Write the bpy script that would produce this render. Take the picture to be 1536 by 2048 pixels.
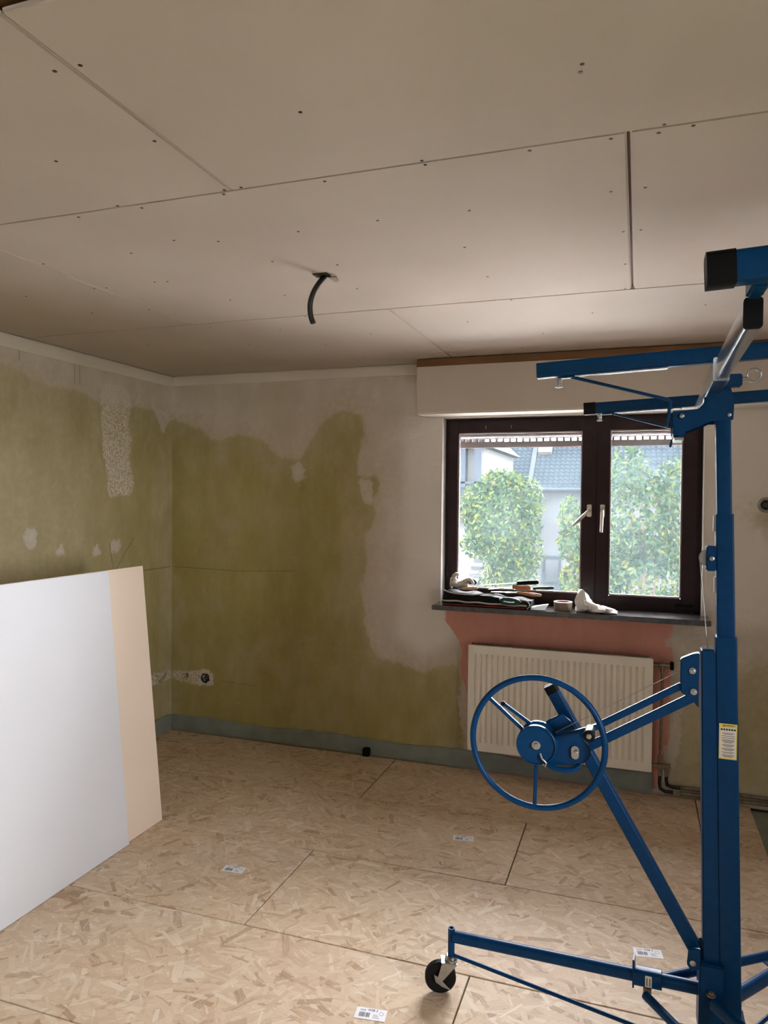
import bpy, bmesh, math, random
import numpy as np
from mathutils import Vector, Matrix, Euler
random.seed(7); rng = np.random.default_rng(7)
S = bpy.context.scene
for o in list(bpy.data.objects): bpy.data.objects.remove(o)
C = S.collection
PI = math.pi

# ------------------------------------------------------------------ camera
cam = bpy.data.cameras.new('camera'); co = bpy.data.objects.new('camera', cam); C.objects.link(co); S.camera = co
yaw, pitch, roll, EYE = .3345, -.0194, .0092, 1.592
W = Vector((-math.sin(yaw)*math.cos(pitch), math.cos(yaw)*math.cos(pitch), math.sin(pitch)))
R0 = Vector((math.cos(yaw), math.sin(yaw), 0)); U0 = R0.cross(W)
R = R0*math.cos(roll) + U0*math.sin(roll); U = -R0*math.sin(roll) + U0*math.cos(roll)
co.matrix_world = Matrix(((R.x, U.x, -W.x, 0), (R.y, U.y, -W.y, 0), (R.z, U.z, -W.z, EYE), (0, 0, 0, 1)))
cam.sensor_fit = 'VERTICAL'; cam.sensor_height = 36; cam.lens = 1462.47*36/2048; cam.clip_start = .05; cam.clip_end = 300

# ------------------------------------------------------------------ sky, portals, exposure
SKY = 6.0
w = bpy.data.worlds.new('overcast_sky'); S.world = w; w.use_nodes = True
bg = w.node_tree.nodes['Background']; bg.inputs[0].default_value = (.985, .98, 1.015, 1); bg.inputs[1].default_value = SKY
def portal(name, loc, rot, sx, sy):
    l = bpy.data.lights.new(name, 'AREA'); l.shape = 'RECTANGLE'; l.size = sx; l.size_y = sy; l.cycles.is_portal = True
    o = bpy.data.objects.new(name, l); C.objects.link(o); o.location = loc; o.rotation_euler = rot
portal('window_portal', (-.39, 4.45, 1.5), (-PI/2, 0, 0), 1.42, 1.05)
portal('side_window_portal', (2.05, .375, 1.5), (0, PI/2, 0), 1.1, .95)
S.view_settings.view_transform = 'Standard'; S.view_settings.look = 'None'
S.view_settings.exposure = 3.3; S.view_settings.gamma = 1; S.view_settings.use_curve_mapping = False
cy = S.cycles; cy.max_bounces = 8; cy.diffuse_bounces = 6; cy.glossy_bounces = 3; cy.transparent_max_bounces = 10; cy.use_adaptive_sampling = True; cy.adaptive_threshold = .035
cy.use_denoising = True; cy.sample_clamp_indirect = 8; cy.caustics_reflective = False; cy.caustics_refractive = False

# ------------------------------------------------------------------ room numbers (metres)
XL, XR, YB, YR, H = -3.003, 1.9, 4.236, -1.0, 2.4
WX0, WX1, WZ0, WZ1 = -1.112, .332, .975, 2.075      # window opening in the back wall

# ------------------------------------------------------------------ node helpers
class NT:
    def __init__(s, name):
        s.m = bpy.data.materials.new(name); s.m.use_nodes = True; s.t = s.m.node_tree; s.n = s.t.nodes
        s.b = s.n['Principled BSDF']; s.out = s.n['Material Output']
        s._tc = None
    def new(s, typ, **kw):
        n = s.n.new(typ)
        for k, v in kw.items(): setattr(n, k, v)
        return n
    def set(s, sock, v):
        if hasattr(v, 'is_output'): s.t.links.new(v, sock)
        elif v is not None:
            if isinstance(v, (tuple, list)) and sock.type == 'RGBA' and len(v) == 3: v = (*v, 1)
            sock.default_value = v
    def coord(s, kind='Object'):
        if not s._tc: s._tc = s.new('ShaderNodeTexCoord')
        return s._tc.outputs[kind]
    def math(s, op, a, b=None, c=None, clamp=False):
        n = s.new('ShaderNodeMath', operation=op); n.use_clamp = clamp
        s.set(n.inputs[0], a); s.set(n.inputs[1], b); s.set(n.inputs[2], c); return n.outputs[0]
    def vmath(s, op, a, b=None, scale=None):
        n = s.new('ShaderNodeVectorMath', operation=op); s.set(n.inputs[0], a); s.set(n.inputs[1], b)
        if scale is not None: s.set(n.inputs['Scale'], scale)
        return n.outputs['Value'] if op in ('DOT_PRODUCT', 'LENGTH', 'DISTANCE') else n.outputs[0]
    def noise(s, vec, scale, detail=3, rough=.5, col=False):
        n = s.new('ShaderNodeTexNoise'); s.set(n.inputs['Vector'], vec); n.inputs['Scale'].default_value = scale
        n.inputs['Detail'].default_value = detail; n.inputs['Roughness'].default_value = rough
        return n.outputs['Color'] if col else n.outputs['Fac']
    def step(s, v, a, b):
        n = s.new('ShaderNodeMapRange', interpolation_type='SMOOTHSTEP'); s.set(n.inputs[0], v)
        n.inputs[1].default_value = a; n.inputs[2].default_value = b; return n.outputs[0]
    def mix(s, f, a, b, mode='MIX'):
        n = s.new('ShaderNodeMix', data_type='RGBA', blend_type=mode); s.set(n.inputs[0], f); s.set(n.inputs[6], a); s.set(n.inputs[7], b); return n.outputs[2]
    def ramp(s, f, stops):
        n = s.new('ShaderNodeValToRGB'); s.set(n.inputs[0], f); e = n.color_ramp.elements
        while len(e) < len(stops): e.new(.5)
        for k, (p, c) in enumerate(stops): e[k].position = p; e[k].color = (*c, 1)
        return n.outputs[0]
    def scalev(s, vec, sc, loc=(0, 0, 0), rot=(0, 0, 0)):
        n = s.new('ShaderNodeMapping'); s.set(n.inputs[0], vec); n.inputs[1].default_value = loc; n.inputs[2].default_value = rot; n.inputs[3].default_value = sc
        return n.outputs[0]
    def sep(s, vec):
        n = s.new('ShaderNodeSeparateXYZ'); s.set(n.inputs[0], vec); return n.outputs
    def attr(s, name):
        n = s.new('ShaderNodeAttribute'); n.attribute_name = name; return n.outputs['Fac']
    def bump(s, h, strength=.3, dist=.01):
        n = s.new('ShaderNodeBump'); n.inputs['Strength'].default_value = strength; n.inputs['Distance'].default_value = dist
        s.set(n.inputs['Height'], h); s.set(s.b.inputs['Normal'], n.outputs[0])
    def fin(s, col, rough=.6, metal=0, spec=.5):
        s.set(s.b.inputs['Base Color'], col); s.set(s.b.inputs['Roughness'], rough); s.set(s.b.inputs['Metallic'], metal)
        s.b.inputs['Specular IOR Level'].default_value = spec; return s.m
    def world(s):            # world position, so that neighbouring pieces differ
        return s.new('ShaderNodeNewGeometry').outputs['Position']

MATS = {}
def plain(name, col, rough=.6, metal=0, var=.12, nscale=25, bump=0, spec=.5):
    if name in MATS: return MATS[name]
    t = NT(name); p = t.coord()
    n = t.noise(p, nscale, 4)
    c2 = tuple(max(0, x*(1-var)) for x in col); c3 = tuple(min(1, x*(1+var)) for x in col)
    c = t.ramp(n, [(.3, c2), (.7, c3)])
    if bump: t.bump(n, bump, .004)
    r = t.math('ADD', t.math('MULTIPLY', n, .12), rough-.06)
    MATS[name] = t.fin(c, r, metal, spec); return MATS[name]

# ------------------------------------------------------------------ mesh helpers
class MB:
    """collects shapes and links them as one mesh object"""
    def __init__(s): s.v = []; s.f = []
    def add(s, vs, fs):
        k = len(s.v); s.v += [Vector(x) for x in vs]; s.f += [tuple(i+k for i in f) for f in fs]; return s
    def box(s, lo, hi):
        (x0, y0, z0), (x1, y1, z1) = lo, hi
        return s.add([(x0,y0,z0),(x1,y0,z0),(x1,y1,z0),(x0,y1,z0),(x0,y0,z1),(x1,y0,z1),(x1,y1,z1),(x0,y1,z1)],
                     [(0,3,2,1),(4,5,6,7),(0,1,5,4),(1,2,6,5),(2,3,7,6),(3,0,4,7)])
    def bar(s, p0, p1, w, h, up=(0, 0, 1)):
        """rectangular bar from p0 to p1; h along up, w across"""
        p0, p1, up = Vector(p0), Vector(p1), Vector(up); d = (p1-p0).normalized(); a = d.cross(up).normalized()*(w/2); b = a.cross(d).normalized()*(h/2)
        c = [p+sx*a+sy*b for p in (p0, p1) for sx, sy in ((-1,-1),(1,-1),(1,1),(-1,1))]
        return s.add(c, [(3,2,1,0),(4,5,6,7),(0,1,5,4),(1,2,6,5),(2,3,7,6),(3,0,4,7)])
    def rtube(s, p0, p1, w, h, r, up=(0, 0, 1), n=3):
        """bar with rounded corners"""
        p0, p1, up = Vector(p0), Vector(p1), Vector(up); d = (p1-p0).normalized(); a = d.cross(up).normalized(); b = a.cross(d).normalized()
        pr = []
        for q, (cx, cy) in enumerate(((w/2-r, h/2-r), (-w/2+r, h/2-r), (-w/2+r, -h/2+r), (w/2-r, -h/2+r))):
            for k in range(n+1):
                t = q*PI/2 + k*PI/2/n; pr.append((cx+r*math.cos(t), cy+r*math.sin(t)))
        return s.loft([[p + a*x + b*y for x, y in pr] for p in (p0, p1)], True)
    def loft(s, rings, caps=True, closed=True):
        k = len(rings[0]); vs = [p for r_ in rings for p in r_]; fs = []
        for i in range(len(rings)-1):
            for j in range(k if closed else k-1):
                j2 = (j+1) % k; fs.append((i*k+j, i*k+j2, (i+1)*k+j2, (i+1)*k+j))
        if caps: fs.append(tuple(range(k))[::-1]); fs.append(tuple((len(rings)-1)*k+j for j in range(k)))
        return s.add(vs, fs)
    def cyl(s, p0, p1, r0, r1=None, n=20, caps=True):
        r1 = r0 if r1 is None else r1
        return s.path([p0, p1], [r0, r1], n, caps)
    def path(s, pts, r, n=12, caps=True, up=None):
        pts = [Vector(p) for p in pts]; rs = r if isinstance(r, (list, tuple)) else [r]*len(pts)
        rings = []; a = None
        for i, p in enumerate(pts):
            d = (pts[min(i+1, len(pts)-1)] - pts[max(i-1, 0)]).normalized()
            if a is None:
                a = d.orthogonal().normalized()
            a = (a - d*a.dot(d)).normalized(); b = d.cross(a)
            rings.append([p + (a*math.cos(2*PI*k/n) + b*math.sin(2*PI*k/n))*rs[i] for k in range(n)])
        return s.loft(rings, caps)
    def lathe(s, origin, axis, prof, n=28):
        """prof: list of (radius, height along axis)"""
        o = Vector(origin); d = Vector(axis).normalized(); a = d.orthogonal().normalized(); b = d.cross(a)
        return s.loft([[o + d*h + (a*math.cos(2*PI*k/n)+b*math.sin(2*PI*k/n))*max(r, 1e-5) for k in range(n)] for r, h in prof], True)
    def torus(s, c, axis, R_, r, n=48, m=10):
        o = Vector(c); d = Vector(axis).normalized(); a = d.orthogonal().normalized(); b = d.cross(a); vs = []; fs = []
        for i in range(n):
            u = a*math.cos(2*PI*i/n)+b*math.sin(2*PI*i/n)
            for j in range(m):
                t = 2*PI*j/m; vs.append(o + u*(R_+r*math.cos(t)) + d*r*math.sin(t))
        for i in range(n):
            for j in range(m):
                fs.append((i*m+j, ((i+1)%n)*m+j, ((i+1)%n)*m+(j+1)%m, i*m+(j+1)%m))
        return s.add(vs, fs)
    def prism(s, pts, y0, y1):
        """XZ polygon pushed along Y"""
        k = len(pts)
        return s.add([(x, y0, z) for x, z in pts]+[(x, y1, z) for x, z in pts],
                     [tuple(range(k)), tuple(range(2*k-1, k-1, -1))]+[(i, k+i, k+(i+1)%k, (i+1)%k) for i in range(k)])
    def mesh(s, name, mat, smooth=None, bevel=0, seg=2):
        me = bpy.data.meshes.new(name)
        bm = bmesh.new(); vs = [bm.verts.new(v) for v in s.v]
        for f in s.f:
            try: bm.faces.new([vs[i] for i in f])
            except ValueError: pass
        bmesh.ops.recalc_face_normals(bm, faces=bm.faces)
        if bevel:
            es = [e for e in bm.edges if len(e.link_faces) == 2 and e.calc_face_angle(0) > .6]
            bmesh.ops.bevel(bm, geom=es, offset=bevel, segments=seg, affect='EDGES', clamp_overlap=True)
        bm.to_mesh(me); bm.free()
        if smooth is not None:
            me.shade_smooth(); me.set_sharp_from_angle(angle=math.radians(smooth))
        if mat: me.materials.append(mat)
        return me
    def build(s, name, mat, parent=None, smooth=None, bevel=0, seg=2, origin=None):
        """origin: world point that becomes the object's origin (default: the parent's)"""
        base = Vector(origin) if origin is not None else (wloc(parent) if parent else None)
        if base is None:
            lo = Vector((min(v.x for v in s.v), min(v.y for v in s.v), min(v.z for v in s.v))); hi = Vector((max(v.x for v in s.v), max(v.y for v in s.v), max(v.z for v in s.v)))
            base = Vector(((lo.x+hi.x)/2, (lo.y+hi.y)/2, lo.z))
        s.v = [v-base for v in s.v]
        o = bpy.data.objects.new(name, s.mesh(name, mat, smooth, bevel, seg)); C.objects.link(o)
        if parent: o.parent = parent; o.location = base - wloc(parent)
        else: o.location = base
        return o
def wloc(o):
    l = Vector(o.location)
    while o.parent: o = o.parent; l = l + o.location
    return l
def tag(o, label=None, cat=None, group=None, kind=None):
    for k, v in (('label', label), ('category', cat), ('group', group), ('kind', kind)):
        if v: o[k] = v
    return o
def empty(name, loc, label=None, cat=None, group=None, kind=None):
    o = bpy.data.objects.new(name, None); C.objects.link(o); o.location = loc; o.empty_display_size = .05
    return tag(o, label, cat, group, kind)
def put(name, me, parent, loc=(0, 0, 0), rot=(0, 0, 0), scale=None):
    o = bpy.data.objects.new(name, me); C.objects.link(o); o.parent = parent; o.location = loc; o.rotation_euler = rot
    if scale: o.scale = scale
    return o
def copy_tree(o, parent=None):
    c = o.copy(); C.objects.link(c); c.parent = parent
    for ch in list(o.children): copy_tree(ch, c)
    return c
def text_mesh(txt, size, depth=.0002):
    cu = bpy.data.curves.new('lettering', 'FONT'); cu.body = txt; cu.size = size; cu.extrude = depth; cu.align_x = 'CENTER'; cu.align_y = 'CENTER'; cu.resolution_u = 2
    o = bpy.data.objects.new('lettering', cu); C.objects.link(o)
    dg = bpy.context.evaluated_depsgraph_get(); me = bpy.data.meshes.new_from_object(o.evaluated_get(dg))
    bpy.data.objects.remove(o); bpy.data.curves.remove(cu); return me

# ------------------------------------------------------------------ materials
def osb_material():
    t = NT('osb'); p = t.world()
    obj = t.new('ShaderNodeObjectInfo').outputs['Random']
    rx = t.math('MULTIPLY', obj, 37.0)
    cx = t.new('ShaderNodeCombineXYZ'); t.set(cx.inputs[0], rx); t.set(cx.inputs[1], t.math('MULTIPLY', obj, 71.0))
    s3 = t.sep(p); flat = t.new('ShaderNodeCombineXYZ'); t.set(flat.inputs[0], s3[0]); t.set(flat.inputs[1], s3[1])
    p = t.vmath('ADD', flat.outputs[0], cx.outputs[0])
    warp = t.vmath('SCALE', t.vmath('SUBTRACT', t.noise(p, 28, 2, col=True), (.5, .5, .5)), scale=.012)
    p = t.vmath('ADD', p, warp)
    pal = [(0, (.36, .235, .14)), (.12, (.54, .395, .255)), (.38, (.62, .475, .32)), (.65, (.675, .53, .37)), (.88, (.73, .605, .445)), (1, (.78, .685, .545))]
    col = t.ramp(t.noise(t.scalev(p, (.45, 1.5, 1)), 44, 4, .75), [(.2, pal[1][1]), (.5, pal[2][1]), (.8, pal[3][1])])
    for k, (sc, L, Wd) in enumerate(((18, .050, .014), (14, .062, .013), (22, .042, .007), (13, .066, .010), (11, .075, .014), (15, .060, .007), (10, .070, .011))):
        q = t.vmath('ADD', p, (k*3.71+.3, k*5.13+.7, 0))
        v = t.new('ShaderNodeTexVoronoi', voronoi_dimensions='2D'); t.set(v.inputs['Vector'], q); v.inputs['Scale'].default_value = sc
        loc = t.vmath('SUBTRACT', q, v.outputs['Position'])
        cs = t.sep(v.outputs['Color'])
        ang = t.math('MULTIPLY', t.math('SUBTRACT', cs[0], .5), 2.6)
        rot = t.new('ShaderNodeVectorRotate', rotation_type='Z_AXIS'); t.set(rot.inputs['Vector'], loc); t.set(rot.inputs['Angle'], ang)
        ls = t.sep(rot.outputs[0])
        lm = t.math('MULTIPLY', t.math('ADD', t.math('MULTIPLY', cs[1], .6), .5), L); wm = t.math('MULTIPLY', t.math('ADD', t.math('MULTIPLY', cs[2], .9), .35), Wd)
        ex = t.math('SUBTRACT', lm, t.math('ABSOLUTE', ls[0])); ey = t.math('SUBTRACT', wm, t.math('ABSOLUTE', ls[1]))
        d = t.math('MINIMUM', ex, ey)
        m = t.step(d, 0, .0012); edge = t.step(d, -.0016, .0004)
        grain = t.noise(t.scalev(rot.outputs[0], (14, 240, 1)), 1, 3)
        f = t.math('ADD', t.math('MULTIPLY', t.math('FRACT', t.math('MULTIPLY', t.math('ADD', cs[2], cs[0]), 7.3)), .95), t.math('MULTIPLY', t.math('SUBTRACT', grain, .5), .55))
        sc_ = t.ramp(f, pal)
        col = t.mix(t.math('MULTIPLY', edge, .24), col, (.34, .23, .14))  # fine shade along the strand edges, painted into the colour
        col = t.mix(t.math('MULTIPLY', m, .74), col, sc_)
    fleck = t.step(t.noise(p, 70, 2), .74, .80)
    col = t.mix(t.math('MULTIPLY', fleck, .55), col, (.15, .085, .05))
    dust = t.step(t.noise(p, 2.2, 4, .6), .45, .75)
    col = t.mix(t.math('MULTIPLY', dust, .18), col, (.72, .66, .58))
    t.bump(t.noise(t.scalev(p, (1, 2.2, 1)), 55, 3), .12, .003)
    return t.fin(col, .62, 0, .35)

def gyp_material(name, base, strong=.06, scuffs=True):
    t = NT(name); p = t.world()
    n = t.noise(p, 1.7, 4); f = t.noise(p, 160, 2)
    c = t.ramp(n, [(.3, tuple(x*(1-strong) for x in base)), (.7, tuple(min(1, x*(1+strong)) for x in base))])
    c = t.mix(t.math('MULTIPLY', f, .12), c, tuple(x*.75 for x in base))
    if scuffs:
        q = t.vmath('ADD', p, t.vmath('SCALE', t.noise(p, 9, 2, col=True), scale=.06))
        sm = t.step(t.noise(t.scalev(q, (2.2, 9, 5)), 2.4, 5, .7), .66, .76)
        c = t.mix(t.math('MULTIPLY', sm, .16), c, tuple(x*.5 for x in base))
    t.bump(f, .05, .002)
    return t.fin(c, .75, 0, .25)

def wall_material(name, lines):
    t = NT(name); p = t.world(); pv = t.scalev(p, (1, 1, .45))
    n1 = t.noise(p, 3.2, 5, .6); n2 = t.noise(p, 26, 4, .6); n3 = t.noise(pv, 7, 4, .65); nf = t.noise(p, 140, 3)
    plaster = t.ramp(n3, [(.3, (.58, .52, .445)), (.55, (.65, .59, .515)), (.75, (.71, .655, .58))])
    plaster = t.mix(t.math('MULTIPLY', n2, .25), plaster, (.46, .41, .32))
    plaster = t.mix(t.math('MULTIPLY', t.step(n1, .42, .62), .28), plaster, (.45, .39, .25))
    green = t.ramp(n3, [(.25, (.315, .265, .082)), (.5, (.36, .31, .11)), (.75, (.42, .365, .165))])
    green = t.mix(t.math('MULTIPLY', t.step(n1, .45, .75), .45), green, (.46, .40, .26))
    green = t.mix(t.math('MULTIPLY', t.step(n2, .5, .8), .18), green, (.5, .46, .3))
    nv = t.noise(t.scalev(p, (1, 1, .35)), 48, 4, .7)
    jag = t.math('ADD', t.math('MULTIPLY', t.math('SUBTRACT', n1, .5), .13), t.math('ADD', t.math('MULTIPLY', t.math('SUBTRACT', n2, .5), .08), t.math('MULTIPLY', t.math('SUBTRACT', nv, .5), .05)))
    def mask(a, amp=1, e=.004, soft=0):
        return t.step(t.math('ADD', t.attr(a), t.math('MULTIPLY', jag, amp)), e+soft, -e-soft)
    smooth = t.step(t.attr('sd_smooth'), .05, -.08)
    c = t.mix(smooth, plaster, (.74, .70, .635))
    stain = t.step(t.math('ADD', t.attr('sd_green'), t.math('MULTIPLY', t.math('SUBTRACT', n1, .5), .5)), .16, -.04)
    c = t.mix(t.math('MULTIPLY', t.math('MULTIPLY', stain, t.step(n2, .25, .7)), .55), c, (.42, .36, .20))
    fade = t.math('ADD', .72, t.math('MULTIPLY', t.step(t.math('ADD', t.attr('sd_green'), t.math('MULTIPLY', t.math('SUBTRACT', n3, .5), .4)), .02, -.30), .28))
    c = t.mix(t.math('MULTIPLY', t.math('MULTIPLY', mask('sd_green', 1, .004, .012), fade), t.attr('paint')), c, green)
    pink = t.ramp(n3, [(.25, (.60, .285, .215)), (.7, (.70, .35, .27))])
    c = t.mix(mask('sd_pink', .35), c, pink)
    white = t.ramp(n2, [(.3, (.56, .52, .45)), (.7, (.70, .66, .58))])
    c = t.mix(t.math('MULTIPLY', mask('sd_white', .8, .004, .006), .72), c, white)
    rg = t.step(t.noise(t.vmath('ADD', p, t.vmath('SCALE', t.noise(p, 14, 2, col=True), scale=.02)), 85, 4, .75), .42, .55)
    rough_w = t.math('MULTIPLY', mask('sd_rough', .5, .01), rg)
    c = t.mix(rough_w, c, (.68, .62, .52))
    for a, b, wd in lines:
        a, b = Vector(a), Vector(b); d = b-a; L = d.length; d.normalize()
        r = t.vmath('SUBTRACT', p, tuple(a)); s = t.vmath('DOT_PRODUCT', r, tuple(d))
        s = t.math('ADD', s, t.math('MULTIPLY', n2, .0))
        dist = t.vmath('LENGTH', t.vmath('SUBTRACT', r, t.vmath('SCALE', tuple(d), scale=s)))
        dist = t.math('ADD', dist, t.math('MULTIPLY', t.math('SUBTRACT', n2, .5), .006))
        inr = t.math('MULTIPLY', t.step(s, 0, .01), t.step(s, L, L-.01))
        c = t.mix(t.math('MULTIPLY', t.math('MULTIPLY', t.step(dist, wd, wd*.3), inr), .75), c, (.16, .13, .07))
    specks = t.step(t.noise(p, 34, 2, .4), .755, .78)
    c = t.mix(t.math('MULTIPLY', specks, .5), c, (.68, .63, .52))
    h = t.math('ADD', t.math('MULTIPLY', nf, .3), t.math('ADD', t.math('MULTIPLY', n2, .5), t.math('MULTIPLY', mask('sd_rough', 0, .01), t.noise(p, 85, 3, .7))))
    t.bump(h, .28, .006)
    return t.fin(c, .85, 0, .2)

M_OSB = osb_material()
M_CEIL = gyp_material('ceiling_paper', (.55, .498, .445))
M_WHITE = gyp_material('board_face', (.63, .65, .67), .03)
M_BEIGE = gyp_material('board_back', (.72, .61, .485), .03, False)
M_GYPS = plain('gypsum_core', (.78, .75, .68), .8, var=.05)
M_TRIMP = gyp_material('plaster_strip', (.70, .65, .56), .06)
M_BOXB = gyp_material('casing_board', (.60, .535, .455), .05)
M_GAPSHADE = plain('cavity_shade', (.03, .026, .02), .9)  # near-black for flat sheets that paint the shade in gaps and openings
M_DECK = plain('old_ceiling_wood', (.16, .085, .035), .7, nscale=6)
M_LINO = plain('grey_linoleum', (.24, .255, .22), .5, nscale=12, var=.15)
M_BASE = plain('grey_green_skirting_paint', (.22, .245, .205), .7, nscale=9, var=.14, bump=.1)
M_PLW = plain('plain_plaster', (.80, .77, .72), .85, nscale=4, bump=.1)
M_BROWN = plain('brown_wood_strip', (.20, .095, .033), .6, nscale=8)
M_BLUE = plain('blue_powder_coat', (.0006, .040, .125), .36, 0, .10, 40, .03, .16)
M_BLACKP = plain('black_plastic', (.004, .004, .0045), .5, spec=.15)
M_RUBBER = plain('black_rubber', (.006, .006, .0065), .6, spec=.2)
M_ZINC = plain('zinc_plate', (.46, .47, .47), .34, 1, .08, 60)
M_GALV = plain('galvanised_tube', (.48, .51, .54), .24, 1, .10, 18)
M_STEEL = plain('steel_cable', (.45, .44, .42), .4, 1)
M_FRAME = plain('mahogany_window_paint', (.022, .009, .0095), .4, nscale=14, var=.25, bump=.05, spec=.25)
M_RAD = plain('radiator_enamel', (.83, .79, .69), .4, var=.05, nscale=5)
M_RADF = plain('radiator_fin_metal', (.17, .14, .11), .5, .3)
M_PIPE = plain('dull_copper_pipe', (.22, .17, .125), .45, .6, .25, 40)
M_BRASS = plain('tarnished_brass', (.27, .22, .16), .45, .6, .3, 60)
M_SLATE = plain('dark_stone', (.06, .056, .054), .14, var=.3, nscale=30, spec=.8)
M_HANDLE = plain('champagne_metal', (.62, .57, .49), .35, .7)
M_SHUT = plain('brown_shutter_slat', (.20, .105, .07), .6, nscale=20)
M_STICK = plain('sticker_paper', (.80, .81, .84), .5, var=.04)
M_INK = plain('black_ink', (.03, .03, .035), .7)
M_YELLOW = plain('yellow_label', (.74, .62, .10), .5, var=.05)
M_LABELW = plain('label_white', (.70, .68, .60), .5, var=.04)
M_SCREW = plain('black_screw', (.03, .026, .022), .5, .4)
M_CABLE = plain('black_conduit', (.008, .008, .008), .4)
def glass_material():
    t = NT('hazy_glass'); p = t.world()  # pale flare haze over the view is put into the pane as translucency
    n = t.noise(p, 5, 5, .65); f = t.noise(p, 420, 2)
    tr = t.new('ShaderNodeBsdfTransparent'); tr.inputs[0].default_value = (.96, .96, .97, 1)
    tl = t.new('ShaderNodeBsdfTranslucent'); tl.inputs[0].default_value = (.70, .94, 1.0, 1)
    gl = t.new('ShaderNodeBsdfGlossy'); gl.inputs['Roughness'].default_value = .03
    haze = t.math('ADD', t.math('MULTIPLY', t.step(n, .3, .8), .005), t.math('MULTIPLY', t.step(f, .5, .75), .005))
    m1 = t.new('ShaderNodeMixShader'); t.set(m1.inputs[0], t.math('ADD', haze, .0045)); t.t.links.new(tr.outputs[0], m1.inputs[1]); t.t.links.new(tl.outputs[0], m1.inputs[2])
    fr = t.new('ShaderNodeFresnel'); fr.inputs[0].default_value = 1.45
    m2 = t.new('ShaderNodeMixShader'); t.set(m2.inputs[0], t.math('MULTIPLY', fr.outputs[0], .8)); t.t.links.new(m1.outputs[0], m2.inputs[1]); t.t.links.new(gl.outputs[0], m2.inputs[2])
    t.t.links.new(m2.outputs[0], t.out.inputs[0]); return t.m
M_GLASS = glass_material()

# ------------------------------------------------------------------ walls with worn paint: signed distance fields on a grid
def sdf(P, poly):
    q = np.array(poly, float); n = len(q); d = np.full(len(P), 1e9); inside = np.zeros(len(P), bool)
    for i in range(n):
        a, b = q[i], q[(i+1) % n]; e = b-a; r = P-a; t = np.clip((r@e)/(e@e+1e-12), 0, 1)
        d = np.minimum(d, np.linalg.norm(r-t[:, None]*e, axis=1))
        c = (a[1] > P[:, 1]) != (b[1] > P[:, 1])
        with np.errstate(divide='ignore', invalid='ignore'):
            xi = a[0]+(P[:, 1]-a[1])*(b[0]-a[0])/(b[1]-a[1]+1e-12)
        inside ^= c & (P[:, 0] < xi)
    return np.where(inside, -d, d)
def lines_of(a, b, step, extra, fine):
    L = list(np.arange(a, b, step))+[b]+list(extra)
    for f0, f1, st in fine: L = [x for x in L if not (f0 < x < f1)] + list(np.arange(f0, f1+1e-6, st))
    L = sorted(set(round(x, 4) for x in L)); out = [L[0]]
    for x in L[1:]:
        if x-out[-1] > .0035 or x in extra:
            if x in extra and x-out[-1] <= .0035 and out[-1] not in extra: out[-1] = x
            else: out.append(x)
    return out
def grid_wall(name, put3, us, vs, hole, layers, mat, depth_dir):
    """put3(u, v) -> world point; hole(u, v) -> None, or recess depth for the cell"""
    nu, nv = len(us), len(vs); P = np.array([(u, v) for v in vs for u in us])
    verts = [put3(u, v) for u, v in P]; faces = []; dep = {}
    for j in range(nv-1):
        for i in range(nu-1):
            dep[i, j] = hole((us[i]+us[i+1])/2, (vs[j]+vs[j+1])/2)
    extra = {}
    def deep(i, j, d):
        k = (i, j, round(d, 3))
        if k not in extra:
            extra[k] = len(verts); verts.append(tuple(Vector(put3(us[i], vs[j])) + Vector(depth_dir)*d))
        return extra[k]
    for (i, j), d in dep.items():
        q = (j*nu+i, j*nu+i+1, (j+1)*nu+i+1, (j+1)*nu+i)
        if not d: faces.append(q); continue
        ij = ((i, j), (i+1, j), (i+1, j+1), (i, j+1)); b = [deep(a, c, d) for a, c in ij]
        if d < .2: faces.append(tuple(b))
        for e, (di, dj) in enumerate(((0, -1), (1, 0), (0, 1), (-1, 0))):
            if not dep.get((i+di, j+dj)): faces.append((q[e], q[(e+1) % 4], b[(e+1) % 4], b[e]))
    me = bpy.data.meshes.new(name); me.from_pydata(verts, [], faces); me.update()
    P = np.vstack([P]+[np.array([(us[k[0]], vs[k[1]])]) for k in extra]) if extra else P
    for an, polys in layers.items():
        if an == 'paint': val = polys(P)
        else:
            val = np.full(len(P), 5.)
            for pl in polys: val = np.minimum(val, sdf(P, pl))
        at = me.attributes.new(an, 'FLOAT', 'POINT'); at.data.foreach_set('value', val.astype(np.float32))
    me.materials.append(mat)
    o = bpy.data.objects.new(name, me); C.objects.link(o); return tag(o, kind='structure')

# back wall: u = X, v = Z
GREEN_B = [(-3.18,2.11),(-3.0,2.09),(-2.78,2.04),(-2.67,1.97),(-2.52,2.0),(-2.33,1.96),(-2.17,1.86),(-2.04,1.84),(-2.0,1.92),(-1.9,2.05),(-1.84,2.09),(-1.74,2.12),(-1.65,2.09),(-1.62,1.98),(-1.65,1.82),(-1.66,1.72),(-1.6,1.7),(-1.52,1.73),(-1.51,1.66),(-1.55,1.56),(-1.53,1.49),(-1.57,1.33),(-1.58,1.18),(-1.61,.99),(-1.6,.83),(-1.57,.68),(-1.49,.59),(-1.36,.56),(-1.2,.54),(-1.11,.59),(-1.03,.64),(-.97,.6),(-.95,-.2),(-3.18,-.52)]
GREEN_R = [(.19,.4),(.23,.7),(.32,.78),(.42,.7),(.53,.62),(.57,.68),(.65,.74),(1.9,.9),(1.9,-.1),(.09,-.16),(.18,.08)]
YEL_R = [(.58,1.52),(.64,1.55),(.8,1.5),(.78,1.46),(.59,1.46)]
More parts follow.
